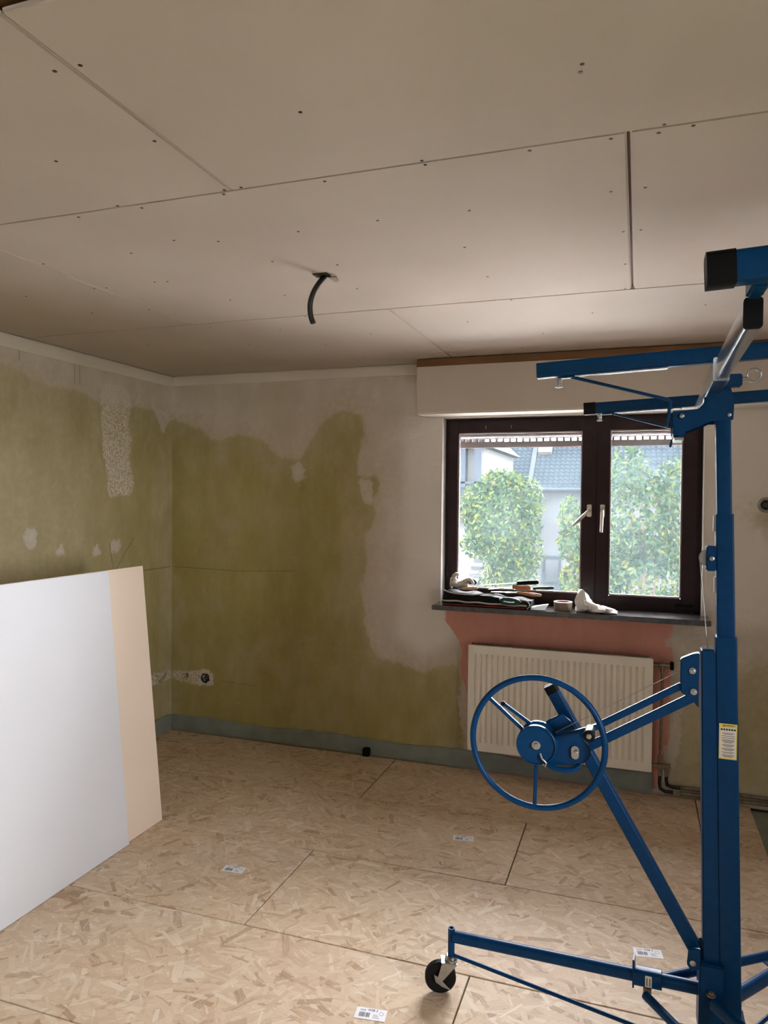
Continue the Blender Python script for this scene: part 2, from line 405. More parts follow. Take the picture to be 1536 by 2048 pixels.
PINK = [(-1.07,.99),(-1.08,.86),(-1.03,.8),(-.98,.69),(-1.0,.6),(-.95,.4),(-.92,-.08),(.12,.02),(.18,.24),(.18,.46),(.19,.7),(.19,.95),(.18,1.05)]
WHITE_B = [[(-2.11,1.81),(-2.04,1.82),(-2.01,1.76),(-2.02,1.7),(-2.07,1.69),(-2.11,1.75)], [(-1.62,1.7),(-1.57,1.69),(-1.54,1.58),(-1.56,1.54),(-1.61,1.61)],
    [(.12,.78),(.16,.86),(.2,.89),(.42,.96),(.42,.83),(.26,.67),(.25,.52),(.24,.3),(.21,.11),(.15,.18),(.19,.4),(.2,.78),(.16,.8)],
    [(-1.03,.76),(-.99,.69),(-.97,.6),(-.94,.4),(-.92,.19),(-.95,.16),(-.98,.4),(-1.0,.6)], [(-2.79,.325),(-2.70,.33),(-2.69,.395),(-2.74,.412)]]
SMOOTH_B = [[(-1.36,2.3),(-1.36,1.2),(-1.4,.75),(-1.2,.62),(-1.0,.75),(-1.0,2.3)], [(.3,2.3),(.3,1.0),(.45,.9),(1.9,1.0),(1.9,2.3)]]
def hole_back(u, v):
    if WX0 < u < WX1 and WZ0 < v < WZ1: return .34
    if (u+2.737)**2+(v-.368)**2 < .034**2: return .05
    if -2.915 < u < -2.865 and abs(v-.372+.05*math.sin(u*90)*.1) < .017: return .035
    if math.hypot(u-.626, v-1.573) < .03: return .05
us = lines_of(XL, XR, .03, [WX0, WX1], [(-2.93, -2.68, .008), (.58, .67, .006)]); vs = lines_of(-.13, H+.02, .03, [WZ0, WZ1], [(.31, .43, .008), (1.52, 1.62, .006)])
M_WB = wall_material('worn_paint_back', [((-3.0, YB, 1.11), (-2.47, YB, 1.10), .004), ((-2.47, YB, 1.10), (-2.07, YB, 1.118), .003), ((-2.62, YB, .36), (-2.35, YB, .35), .003)])
wall_back = grid_wall('wall_back', lambda u, v: (u, YB, v), us, vs, hole_back,
    {'sd_green': [GREEN_B, GREEN_R, YEL_R], 'sd_pink': [PINK], 'sd_white': WHITE_B, 'sd_smooth': SMOOTH_B, 'sd_rough': [[(-3.0,.34),(-2.9,.335),(-2.78,.315),(-2.68,.33),(-2.67,.40),(-2.74,.425),(-2.85,.40),(-3.0,.395)]],
     'paint': lambda P: np.where(P[:, 0] > 0, .55, 1.)}, M_WB, (0, 1, 0))
tag(wall_back, 'worn olive green and grey plaster wall with the window')
# left wall: u = Y, v = Z
GREEN_L = [(YR,2.2),(2.0,2.26),(2.75,2.25),(2.94,2.22),(3.14,2.17),(3.32,2.19),(3.49,2.14),(3.8,2.13),(3.99,2.15),(4.24,2.08),(4.25,-.16),(YR,-.16)]
ROUGH_L = [(3.54,2.23),(3.59,2.26),(3.75,2.26),(3.81,2.19),(3.78,2.03),(3.81,1.94),(3.79,1.81),(3.84,1.66),(3.81,1.6),(3.61,1.58),(3.57,1.8),(3.54,2.01)]
WHITE_L = [[(2.95,1.4),(3.04,1.42),(3.05,1.34),(2.99,1.3)], [(3.18,1.3),(3.25,1.33),(3.24,1.25),(3.17,1.24)], [(3.48,1.29),(3.53,1.3),(3.53,1.24),(3.48,1.24)], [(3.63,1.32),(3.70,1.31),(3.70,1.24),(3.63,1.25)],
    [(4.05,2.16),(4.2,2.14),(4.14,2.02)]]
us = lines_of(YR, YB, .03, [], [(4.03, 4.21, .008)]); vs = lines_of(-.13, H+.02, .03, [], [(.33, .43, .008)])
X0 = XL
M_WL = wall_material('worn_paint_left', [((X0, 3.61, 1.31), (X0, 3.65, 1.12), .004), ((X0, 3.84, 1.33), (X0, 3.66, 1.13), .004), ((X0, 3.92, 1.11), (X0, 4.22, 1.11), .005)]
    + [((X0, y, 2.35), (X0, y+.004, 2.24+.03*math.sin(y*7)), .003) for y in (2.93, 3.32, 3.36)])
wall_left = grid_wall('wall_left', lambda u, v: (XL, u, v), us, vs, lambda u, v: .03 if (4.06 < u < 4.19 and abs(v-.378+.02*math.sin(u*40)) < .018) else None,
    {'sd_green': [GREEN_L], 'sd_pink': [[(9, 9), (9.1, 9), (9, 9.1)]], 'sd_white': WHITE_L, 'sd_smooth': [[(9, 9), (9.1, 9), (9, 9.1)]], 'sd_rough': [ROUGH_L, [(3.97,.345),(4.236,.34),(4.236,.40),(3.97,.41)]],
     'paint': lambda P: np.clip(.55+.35*(P[:, 0]-2.8)/1.2, .6, .9)}, M_WL, (-1, 0, 0))
tag(wall_left, 'worn olive green plaster wall on the left with a roughened patch')
# right wall with an added, unseen second window, rear wall
b = MB(); SY0, SY1, SZ0, SZ1 = -.1, .85, .95, 2.05
b.box((XR, YR, 0), (XR+.3, SY0, H)); b.box((XR, SY1, 0), (XR+.3, YB+.34, H)); b.box((XR, SY0, 0), (XR+.3, SY1, SZ0)); b.box((XR, SY0, SZ1), (XR+.3, SY1, H))
tag(b.build('wall_right', M_PLW), 'bare plaster wall on the right', kind='structure')
tag(MB().box((XL-.1, YR-.1, 0), (XR+.3, YR, H)).build('wall_rear', plain('bare_grey_plaster', (.42, .39, .34), .85, nscale=4, bump=.1)), 'bare plaster wall behind the viewer', kind='structure')

b = MB(); y0, y1 = YB+.1, YB+.34
b.box((XL-.3, y0, -.3), (WX0-.001, y1, H+.3)).box((WX1+.001, y0, -.3), (XR+.3, y1, H+.3)).box((WX0-.001, y0, -.3), (WX1+.001, y1, WZ0-.03)).box((WX0-.001, y0, WZ1), (WX1+.001, y1, H+.3))
tag(b.build('wall_outer', M_PLW), 'outer leaf of the window wall', kind='structure')

# ------------------------------------------------------------------ floor: OSB panels on an old grey floor
floor = MB().box((XL-.05, YR-.05, -.12), (XR+.05, YB+.02, -.022)).build('floor', M_LINO, origin=(0, 0, 0)); tag(floor, 'OSB panel floor laid over old grey linoleum', kind='structure')
rows = [-1.0, -.72, -.1, .515, 1.135, 1.755, 2.375, 2.988, 3.605, 4.205]
joints = {8: [XL, -1.372, .31, .575], 7: [XL, -2.54, -.495, .575], 6: [XL, -1.362, .69, XR], 5: [XL, -2.55, -.508, 1.54, XR], 4: [XL, -1.4, .65, XR], 3: [XL, -2.5, -.45, 1.6, XR], 2: [XL, -1.4, .65, XR], 1: [XL, -2.5, -.45, 1.6, XR], 0: [XL, -1.4, .65, XR]}
G = .0027
for r, js in joints.items():
    for x0, x1 in zip(js, js[1:]):
        MB().box((x0+G, rows[r]+G, -.022), (x1-G, rows[r+1]-G, random.uniform(-.0006, .0004))).build('osb_panel', M_OSB, floor, bevel=.0012, seg=1)

# ------------------------------------------------------------------ ceiling: old wooden deck, plasterboards, screws
ceiling = MB().box((XL-.05, YR-.05, H+.016), (XR+.05, YB+.05, H+.06)).build('ceiling', M_DECK, origin=(0, 0, H)); tag(ceiling, 'ceiling clad with screwed plasterboard sheets', kind='structure')
crow = [(.955, 1.703, [XL+.004, -1.022, .978, XR-.003]), (1.703, 2.974, [XL+.004, -2.0, -.033, XR-.003]), (2.974, YB-.004, [XL+.004, -1.022, .978, XR-.003])]
boards = []
for r, (y0, y1, js) in enumerate(crow):
    for x0, x1 in zip(js, js[1:]):
        gl = .0035 if abs(x0+.033) < .01 else .0013; gr = .0035 if abs(x1+.033) < .01 else .0013
        dz = (-.003, 0, .0005)[r]
        o = MB().box((x0+gl, y0+.0024, H+dz), (x1-gr, y1-.0024, H+.0125+dz)).build('plasterboard_sheet', M_CEIL, ceiling, bevel=.0045 if r < 2 else .003, seg=2)
        boards.append((x0, x1, y0, y1, o, dz))
SCREWS = [(-1.06,1.12),(-1.0,1.12),(-1.34,1.42),(-1.05,1.41),(-.68,1.4),(-.11,1.41),(-.115,1.435),(-1.55,1.73),(-1.33,1.73),(-1.38,1.69),(-1.04,1.69),(-.99,1.69),(-1.06,1.72),(-.77,1.73),(-.5,1.69),(-.5,1.72),(-.25,1.725),(-.07,1.725),(.04,1.69),(.1,1.72),(.03,1.73),(-.46,2.03),(-.73,2.02),(-.99,2.03),(-.54,2.32),(-.08,2.02),(-.055,2.33),(.005,2.02),(-.005,2.33),(-.055,2.65),(-.53,2.65),(-1.4,1.98),(-1.27,2.03),(-1.61,2.04),(-1.98,2.04),(-2.02,2.34),(-1.97,2.35),(-1.74,2.34),(-1.69,2.35),(-1.6,2.65),(-1.04,2.65),(-1.0,2.36),(-1.35,2.65),(-1.2,2.26),(-.5,2.99),(-.06,2.955),(-.45,3.63),(.18,4.1),(-2.37,2.35),(-1.42,2.99),(-2.02,2.68),(-1.05,3.94),(-1.0,3.93),(-1.05,4.09),(-1.0,4.09),(-1.26,3.4),(-1.97,3.46),(-1.95,3.05),(-1.58,3.58),(-1.65,3.19),(-.2,3.3),(.25,3.3),(.3,3.0),(-.75,3.3),(-1.7,1.12),(-.4,1.12),(-2.3,2.65),(-2.5,3.3),(-2.3,3.9),(-1.5,3.95),(-.6,3.95)]
sm = MB().lathe((0, 0, 0), (0, 0, -1), [(.0046, -.003), (.0046, .0003), (.0036, .0008), (.002, .0005)], 10).mesh('screw', M_SCREW, 40)
for x, y in SCREWS:
    for x0, x1, y0, y1, o, dz in boards:
        if x0 < x < x1 and y0 < y < y1: put('screw', sm, o, (x-wloc(o).x, y-wloc(o).y, H+dz-wloc(o).z)); break
# plaster strips under the ceiling, skirting
tag(MB().box((XL+.001, .955, 2.327), (XL+.010, YB-.001, H-.004)).build('trim_1', M_TRIMP, bevel=.002), 'pale plaster strip along the top of the left wall', kind='structure')
tag(MB().box((XL+.01, YB-.009, 2.335), (-1.225, YB-.001, H-.001)).build('trim_2', M_TRIMP, bevel=.002), 'pale plaster strip along the top of the window wall', kind='structure')
def skirting(name, p, q, n, lab):
    """strip with an uneven top edge"""
    p, q, n = Vector(p), Vector(q), Vector(n); k = 60; b = MB(); rings = []
    for i in range(k+1):
        a = p.lerp(q, i/k); h = .098+.008*math.sin(i*.35)+random.uniform(-.004, .004)
        rings.append([a, a+n*.013, a+n*.012+Vector((0, 0, h-.006)), a+n*.006+Vector((0, 0, h)), a+Vector((0, 0, h))])
    b.loft(rings); return tag(b.build(name, M_BASE, smooth=40), lab, kind='structure')
skirting('baseboard_back', (XL+.014, YB-.0005, 0), (.095, YB-.0005, 0), (0, -1, 0), 'grey green painted skirting along the window wall')
skirting('baseboard_left', (XL+.0005, .0, 0), (XL+.0005, YB-.014, 0), (1, 0, 0), 'grey green painted skirting along the left wall')
MB().box((.095, YB-.03, -.021), (XR, YB+.005, -.0205)).build('pipe_gap_shade', M_GAPSHADE, floor)  # dark sheet paints the shade in the gap by the pipes

# ------------------------------------------------------------------ window with two sashes
YF = 4.315       # room face of the frame
win = empty('window_1', ((WX0+WX1)/2, YF, WZ0), 'dark brown timber casement window with two sashes', kind='structure')
b = MB(); FW = .045
b.box((WX0, YF+.012, WZ0), (WX0+FW, YF+.08, WZ1)); b.box((WX1-FW, YF+.012, WZ0), (WX1, YF+.08, WZ1))
b.box((WX0+FW, YF+.012, WZ0), (WX1-FW, YF+.08, WZ0+FW)); b.box((WX0+FW, YF+.012, WZ1-FW), (WX1-FW, YF+.08, WZ1))
b.build('frame', M_FRAME, win, bevel=.003)
def sash(x0, x1, gx0, gx1, hx, hz, swing):
    z0, z1, gz0, gz1 = WZ0+.028, WZ1-.028, 1.055, 1.985
    b = MB()
    b.box((x0, YF-.012, z0), (gx0, YF+.05, z1)); b.box((gx1, YF-.012, z0), (x1, YF+.05, z1)); b.box((gx0, YF-.012, z0), (gx1, YF+.05, gz0)); b.box((gx0, YF-.012, gz1), (gx1, YF+.05, z1))
    s = b.build('sash', M_FRAME, win, bevel=.004)
    p = MB().box((gx0-.006, YF+.016, gz0-.006), (gx1+.006, YF+.022, gz1+.006)).build('pane', M_GLASS, s)
    b = MB()
    for a in ((gx0, gz0, gx1, gz0+.007), (gx0, gz1-.007, gx1, gz1), (gx0, gz0, gx0+.007, gz1), (gx1-.007, gz0, gx1, gz1)): b.box((a[0], YF+.003, a[1]), (a[2], YF+.0155, a[3]))
    b.build('glazing_bead', plain('pale_sealant', (.5, .45, .43), .6), s)
    h = MB().box((hx-.013, YF-.022, hz-.035), (hx+.013, YF-.012, hz+.035)).build('handle_plate', M_HANDLE, s, bevel=.003)
    d = Vector((math.sin(swing), 0, -math.cos(swing)))
    c0 = Vector((hx, YF-.022, hz)); n = Vector((0, -1, 0))
    MB().path([c0, c0+n*.02, c0+n*.034+d*.012, c0+n*.037+d*.04, c0+n*.036+d*.12], [.009, .0085, .009, .0092, .008], 12).build('handle_lever', M_HANDLE, s, smooth=60)
    return s
sl = sash(WX0+.028, -.2305, -1.028, -.305, -.262, 1.53, -.78)
sr = sash(-.2275, WX1-.028, -.153, .226, -.190, 1.53, -.03)
MB().box((-.247, YF-.02, WZ0+.03), (-.2262, YF-.0125, WZ1-.03)).build('cover_strip', M_FRAME, sl, bevel=.002)
for z in (1.15, 1.9):
    MB().cyl((WX0+.027, YF-.014, z-.03), (WX0+.027, YF-.014, z+.03), .006, n=10).build('hinge', M_FRAME, sl, smooth=40)
for x in (-.86, -.71): MB().cyl((x, YF-.013, 2.02), (x, YF-.018, 2.02), .004, .003, 8).cyl((x, YF-.016, 2.018), (x+.002, YF-.022, 2.006), .0022, n=8).build('cup_hook', M_BRASS, sl)
MB().box((.20, YF-.024, WZ0+.034), (.29, YF-.0125, WZ0+.05)).build('corner_hinge', M_BLACKP, sr, bevel=.002)
# reveal lining, white painted
b = MB()
for lo, hi in (((WX0-.0005, YB-.001, WZ0), (WX0+.004, YF+.012, WZ1)), ((WX1-.004, YB-.001, WZ0), (WX1+.0005, YF+.012, WZ1)), ((WX0+.004, YB-.001, WZ1-.004), (WX1-.004, YF+.012, WZ1))): b.box(lo, hi)
tag(b.build('trim_3', plain('white_reveal', (.72, .70, .66), .7, var=.06, nscale=12)), 'pale reveal around the window opening', kind='structure')
# window sill
tag(MB().box((-1.118, 4.07, .948), (.362, YF+.012, .9765)).build('window_sill', M_SLATE, bevel=.003), 'long dark polished stone slab under the brown window', 'window sill')
# shutter in front of the panes, outside
sh = empty('roller_shutter', (-.39, 4.47, 1.90), 'brown roller shutter slats with a row of light slots at the window top', 'shutter')
for z0, z1 in ((1.905, 1.942), (1.958, 2.02), (2.022, 2.075)):
    o = MB().prism([(WX0, z0), (WX1, z0), (WX1, z1), (WX0, z1)], 4.46, 4.472).build('slat', M_SHUT, sh, bevel=.003)
k = 36; pitch_ = (WX1-WX0)/k
b = MB()
for i in range(k): b.box((WX0+i*pitch_, 4.463, 1.942), (WX0+i*pitch_+pitch_*.34, 4.469, 1.958))
o = b.build('slot_bridge_row', M_SHUT, sh); o['kind'] = 'stuff'
# unseen window added in the right wall to supply side light
w2 = empty('added_window', (XR+.1, (SY0+SY1)/2, SZ0), 'added window out of view in the right wall, supplies side light', kind='structure')
b = MB(); x0, x1 = XR+.1, XR+.16
b.box((x0, SY0, SZ0), (x1, SY0+.07, SZ1)).box((x0, SY1-.07, SZ0), (x1, SY1, SZ1)).box((x0, SY0+.07, SZ0), (x1, SY1-.07, SZ0+.07)).box((x0, SY0+.07, SZ1-.07), (x1, SY1-.07, SZ1))
b.build('frame', M_FRAME, w2); MB().box((x0+.02, SY0+.065, SZ0+.065), (x0+.026, SY1-.065, SZ1-.065)).build('pane', M_GLASS, w2)

# ------------------------------------------------------------------ casing above the window
cs = empty('shutter_casing', (.33, 4.16, 2.07), 'boarded shutter casing above the brown window, brown wood strip on top', 'casing')
MB().box((-1.225, 4.08, 2.083), (XR-.002, YB-.001, 2.352)).build('casing_panel', M_BOXB, cs, bevel=.002)
MB().box((-1.218, 4.083, 2.0765), (XR-.002, YB-.001, 2.083)).build('bottom_board', plain('white_casing_bottom', (.74, .71, .64), .7, var=.05), cs)
MB().box((-1.212, 4.0785, 2.083), (XR-.002, 4.08, 2.089)).build('edge_bead', M_TRIMP, cs)
MB().box((-1.228, 4.087, 2.352), (XR-.002, YB-.001, 2.396)).build('wood_strip', M_BROWN, cs)

# ------------------------------------------------------------------ radiator
RX0, RX1, RZ0, RZ1, RY = -.907, .084, .148, .748, 4.12
rad = empty('radiator', ((RX0+RX1)/2, 4.18, RZ0), 'cream ribbed panel radiator under the window', 'radiator')
b = MB(); n = 29; pitch_ = (RX1-RX0-.05)/n
xs = [(RX0, 0)]; prof = [(RX0, .0)]
x = RX0+.022; prof.append((x, 0))
for i in range(n):
    a = x+i*pitch_
    prof += [(a+pitch_*.30, .0), (a+pitch_*.38, .012), (a+pitch_*.62, .012), (a+pitch_*.70, 0)]
prof.append((RX1, 0))
zz = [(RZ0, 0), (RZ0+.045, 0), (RZ0+.062, 1), (RZ1-.062, 1), (RZ1-.045, 0), (RZ1, 0)]
rings = [[(px_, RY - 0 + d*f, z) for px_, d in prof] for z, f in zz]
b.loft(rings, caps=False, closed=False)
b.add([(RX0, RY, RZ0), (RX0, RY+.018, RZ0), (RX0, RY+.018, RZ1), (RX0, RY, RZ1)], [(0, 1, 2, 3)]).add([(RX1, RY, RZ0), (RX1, RY+.018, RZ0), (RX1, RY+.018, RZ1), (RX1, RY, RZ1)], [(3, 2, 1, 0)])
b.add([(RX0, RY, RZ1), (RX1, RY, RZ1), (RX1, RY+.018, RZ1), (RX0, RY+.018, RZ1)], [(0, 1, 2, 3)]).add([(RX0, RY, RZ0), (RX1, RY, RZ0), (RX1, RY+.018, RZ0), (RX0, RY+.018, RZ0)], [(3, 2, 1, 0)])
b.build('front_panel', M_RAD, rad, smooth=25)
MB().box((RX0+.005, RY+.06, RZ0), (RX1-.005, RY+.078, RZ1)).build('rear_panel', M_RAD, rad, bevel=.003)
b = MB().box((RX0-.004, RY-.003, RZ0-.002), (RX0+.004, RY+.02, RZ1+.003)).box((RX1-.004, RY-.003, RZ0-.002), (RX1+.004, RY+.02, RZ1+.003)).box((RX0, RY-.003, RZ1-.004), (RX1, RY+.02, RZ1+.004)).box((RX0, RY-.003, RZ0-.004), (RX1, RY+.02, RZ0+.004))
b.build('edge_frame', M_RAD, rad, bevel=.002)
b = MB()
for i in range(84):
    x = RX0+.012+i*(RX1-RX0-.03)/83; b.box((x, RY+.019, RZ0+.03), (x+.0018, RY+.06, RZ1+.011)); b.box((x, RY+.019, RZ1+.006), (x+.006, RY+.03, RZ1+.0105))
b.build('convector_fin_row', M_RADF, rad)
vx = .136; VY = 4.175
b = MB().cyl((RX1, VY, .708), (vx, VY, .710), .011, n=14).lathe((vx-.02, VY, .71), (1, 0, 0), [(.012, 0), (.017, .004), (.017, .014), (.013, .02), (.014, .045), (.013, .058)], 14).cyl((vx, VY, .715), (vx, VY, .665), .0125, .010, 14)
b.build('valve_body', M_BRASS, rad, smooth=40)
MB().lathe((vx+.037, VY, .71), (1, 0, 0), [(.017, 0), (.0235, .003), (.0235, .017), (.018, .02)], 14).build('valve_cap', M_BLACKP, rad, smooth=40)
MB().cyl((vx, VY, .67), (vx-.004, VY, .2), .0075, n=12).build('riser_pipe', M_PIPE, rad, smooth=60)
b = MB().cyl((vx-.004, VY, .225), (vx-.004, VY, .185), .013, n=8).bar((vx-.02, VY, .165), (vx+.048, VY, .168), .024, .026).cyl((RX1-.004, VY, .165), (vx-.02, VY, .165), .012, n=12)
for dx in (-.004, .03): b.cyl((vx+dx, VY, .16), (vx+dx, VY, .115), .0135, .012, 8)
b.build('valve_block', M_BRASS, rad, smooth=40)
for dx, zz_, yy in ((-.006, .026, 4.19), (.028, .05, 4.205)):
    MB().path([(vx+dx+.002, VY, .118), (vx+dx, VY, zz_+.05), (vx+dx-.002+.006, VY+.004, zz_+.018), (vx+dx+.03, yy, zz_), (vx+dx+.07, yy, zz_)], .0095, 10).build('connection_pipe', M_CABLE, rad, smooth=60)
for zz_, yy, lab in ((.026, 4.19, 'lower heating pipe along the wall foot behind the lift'), (.05, 4.212, 'upper heating pipe along the wall foot behind the lift')):
    tag(MB().cyl((vx+.10, yy, zz_), (XR-.01, yy, zz_-.002), .0095, n=12).build('heating_pipe', M_PIPE, smooth=60), lab, 'pipe', 'heating pipes along the wall foot')

# ------------------------------------------------------------------ wall fittings, small things
sb = empty('socket_box', (-2.737, YB+.02, .334), 'open dark wall box in a chased hole near the corner', 'wall box')
MB().torus((-2.737, YB+.004, .368), (0, 1, 0), .029, .004, 24, 6).build('rim', M_BLACKP, sb, smooth=60)
MB().path([(-2.72, YB+.045, .375), (-2.715, YB+.0, .372), (-2.70, YB-.012, .369), (-2.695, YB-.015, .355)], .004, 8).build('wire', M_CABLE, sb, smooth=60)
MB().path([(-2.755, YB+.045, .365), (-2.75, YB-.004, .36), (-2.735, YB-.012, .352)], .0035, 8).build('wire', plain('grey_wire', (.25, .24, .22), .5), sb, smooth=60)
wr = empty('wall_ring', (.626, YB, 1.535), 'round grey ring set in the wall right of the lift mast', 'ring')
MB().torus((.626, YB-.002, 1.573), (0, 1, 0), .032, .008, 32, 8).build('outer_ring', plain('grey_ring', (.28, .28, .24), .5), wr, smooth=60)
MB().lathe((.626, YB+.03, 1.573), (0, -1, 0), [(.0, 0), (.02, 0), (.02, .015), (.012, .02), (.012, .012), (0, .012)], 20).build('inner_cup', plain('brown_cup', (.10, .08, .06), .6), wr, smooth=40)
b = MB().box((-1.582, 4.185, .0005), (-1.542, 4.222, .046)).box((-1.578, 4.189, .046), (-1.546, 4.218, .050))
tag(b.build('black_block', M_BLACKP, bevel=.004), 'small black block standing against the grey green skirting', 'block')
# black conduit hanging from the ceiling
cd = empty('conduit', (-1.10, 2.43, 2.2), 'short black conduit hanging out of a torn hole in the ceiling', 'conduit')
hp = [(-1.085, 2.47, 2.41), (-1.10, 2.435, 2.37), (-1.118, 2.42, 2.33), (-1.128, 2.415, 2.29), (-1.128, 2.418, 2.25), (-1.120, 2.422, 2.222)]
def smoothpath(pts, k=5):
    P = [Vector(p) for p in pts]; out = []
    for i in range(len(P)-1):
        a, b_, c_, d_ = P[max(i-1, 0)], P[i], P[i+1], P[min(i+2, len(P)-1)]
        for j in range(k):
            t = j/k; out.append(.5*((2*b_)+(-a+c_)*t+(2*a-5*b_+4*c_-d_)*t*t+(-a+3*b_-3*c_+d_)*t**3))
    return out+[P[-1]]
MB().path(smoothpath(hp), .0098, 14).build('tube', M_CABLE, cd, smooth=60)
MB().torus((-1.120, 2.4225, 2.2215), (.2, .1, -1), .0085, .002, 20, 6).build('open_end', M_CABLE, cd, smooth=60)
b = MB(); b.add([(-1.085, 2.462, 2.397), (-1.052, 2.468, 2.395), (-1.045, 2.475, 2.381), (-1.056, 2.47, 2.376), (-1.075, 2.455, 2.389)], [(0, 1, 2, 3, 4)]).add([(-1.086, 2.463, 2.399), (-1.05, 2.470, 2.398), (-1.043, 2.478, 2.384), (-1.056, 2.474, 2.378), (-1.077, 2.458, 2.391)], [(4, 3, 2, 1, 0)])
b.build('torn_paper', M_CEIL, cd)
b = MB().box((-1.125, 2.425, 2.396), (-1.07, 2.465, 2.3992)); b.build('hole_shade', M_GAPSHADE, cd)  # dark plate paints the shade of the ceiling hole

# ------------------------------------------------------------------ plasterboards leaning on the left
def lean_board(name, x, y0, y1, mat_face, lab, off):
    th = .0125; ang = math.atan2(.118, 1.235); hgt = 1.25
    e = empty(name, (x, (y0+y1)/2, 0), lab, 'plasterboard', 'plasterboards leaning upright on the left')
    ux, uz = -math.sin(ang), math.cos(ang); nx, nz = -math.cos(ang), -math.sin(ang)
    def q(a, bb): return (x+ux*a+nx*bb, uz*a+nz*bb+ .0125*math.sin(ang)+.0004)
    P = [q(0, 0), q(hgt, 0), q(hgt, .001), q(0, .001)]
    MB().prism(P, y0, y1).build('paper_face', mat_face, e)
    P = [q(.0005, .001), q(hgt-.0005, .001), q(hgt-.0005, th), q(.0005, th)]
    MB().prism(P, y0+.0005, y1-.0005).build('gypsum_core', M_GYPS, e)
    return e
lean_board('leaning_plasterboard', -2.170, .75, 2.745, M_WHITE, 'white faced plasterboard leaning in front of the beige sheet', 0)
lean_board('leaning_plasterboard', -2.186, 1.01, 3.012, M_BEIGE, 'beige backed plasterboard leaning behind the white sheet', 0)

# ------------------------------------------------------------------ OSB product stickers on the floor
bars = MB(); x = -.036
while x < -.002:
    wd = random.choice((.0008, .0014, .002)); bars.add([(x, -.016, .0004), (x+wd, -.016, .0004), (x+wd, .004, .0004), (x, .004, .0004)], [(0, 1, 2, 3)]); x += wd+random.choice((.0007, .0012))
for k in range(3): bars.add([(.008, -.016+k*.006, .0004), (.03-.004*k, -.016+k*.006, .0004), (.03-.004*k, -.0145+k*.006, .0004), (.008, -.0145+k*.006, .0004)], [(0, 1, 2, 3)])
for k in range(2): bars.add([(-.036, .010+k*.005, .0004), (-.018, .010+k*.005, .0004), (-.018, .0115+k*.005, .0004), (-.036, .0115+k*.005, .0004)], [(0, 1, 2, 3)])
bar_me = bars.mesh('barcode', M_INK); txt_me = text_mesh('OSB 3', .012); txt_me.materials.append(M_INK)
st_me = MB().box((-.048, -.025, .0003), (.048, .025, .0006)).mesh('product_sticker', M_STICK)
mk = MB().torus((.032, .006, .0005), (0, 0, 1), .007, .0004, 16, 3).mesh('stamp_mark', M_INK)
for (x, y, a, lab) in ((-.755, 2.092, 7.5, 'white barcode sticker on the floor left of the caster, nearest the camera'), (-1.608, 2.715, 5, 'white barcode sticker on the floor in front of the leaning white board'),
                       (-.751, 3.335, 11, 'white barcode sticker on the shaded floor in front of the radiator'), (.056, 2.71, 9.5, 'faint white barcode sticker on the floor behind the lift leg')):
    s = empty('product_sticker', (x, y, .0), lab, 'sticker', 'product stickers on the floor panels'); s.rotation_euler.z = math.radians(a)
    put('paper', st_me, s); put('barcode', bar_me, s, (0, 0, .0004)); put('lettering', txt_me, s, (.004, .016, .0008)); put('stamp_mark', mk, s, (0, 0, .0002))
# ------------------------------------------------------------------ panel lift
LB = Vector((.262, 2.213, 0))
lift = empty('panel_lift', LB, 'blue steel drywall panel lift with crank wheel standing in front of the window', 'panel lift')
def mx(z): return .2665-.0275*z          # the mast leans a little to the left
def mast(name, z0, z1, s, r=.004):
    return MB().rtube((mx(z0), 2.213, z0), (mx(z1), 2.213, z1), s, s, r, up=(0, 1, 0)).build(name, M_BLUE, lift, smooth=40)
mast('outer_mast_tube', .085, 1.219, .054); mast('middle_mast_tube', .9, 1.556, .0455); mast('inner_mast_tube', 1.3, 1.845, .038)
def off(z, a): return mx(z)+a
# column beside the mast that carries the winch arm
zc0, zc1 = .20, 1.181
b = MB().loft([[(off(z, -.070+.006*(z > 1)), 2.185, z), (off(z, -.0272), 2.185, z), (off(z, -.0272), 2.24, z), (off(z, -.070+.006*(z > 1)), 2.24, z)] for z in (zc0, zc1)])
b.build('winch_column', M_BLUE, lift, bevel=.003)
MB().box((off(1.18, -.060), 2.19, 1.1815), (off(1.18, -.030), 2.235, 1.1835)).build('opening_shade', M_GAPSHADE, lift)  # dark plate paints the shade inside the hollow column
MB().prism([(.118, 1.152), (.150, 1.168), (.166, 1.172), (.166, 1.019), (.150, 1.039), (.120, 1.058), (.118, 1.09)], 2.186, 2.206).build('arm_bracket', M_BLUE, lift, bevel=.002)
for z, x in ((1.121, .149), (1.063, .153)):
    MB().lathe((x, 2.186, z), (0, -1, 0), [(.008, 0), (.009, .001), (.009, .002), (.006, .0025), (.006, .006), (.004, .0068)], 16).build('bracket_bolt', M_ZINC, lift, smooth=35)
MB().bar((.123, 2.196, 1.076), (-.150, 2.196, .907), .010, .019, up=(-.52, 0, .85)).build('winch_arm', M_BLUE, lift, bevel=.002)
MB().bar((.150, 2.192, 1.046), (-.168, 2.192, .848), .010, .026, up=(-.52, 0, .85)).build('winch_arm', M_BLUE, lift, bevel=.002)
# long diagonal brace
p0, p1 = Vector((.172, 2.212, .330)), Vector((-.239, 2.212, 1.037)); d = (p1-p0).normalized()
MB().rtube(p0, p1, .036, .038, .005, up=(0, 1, 0)).build('diagonal_brace', M_BLUE, lift, smooth=40)
MB().rtube(p1-d*.02, p1+d*.004, .0375, .0395, .006, up=(0, 1, 0)).build('brace_cap', M_BLACKP, lift, smooth=40)
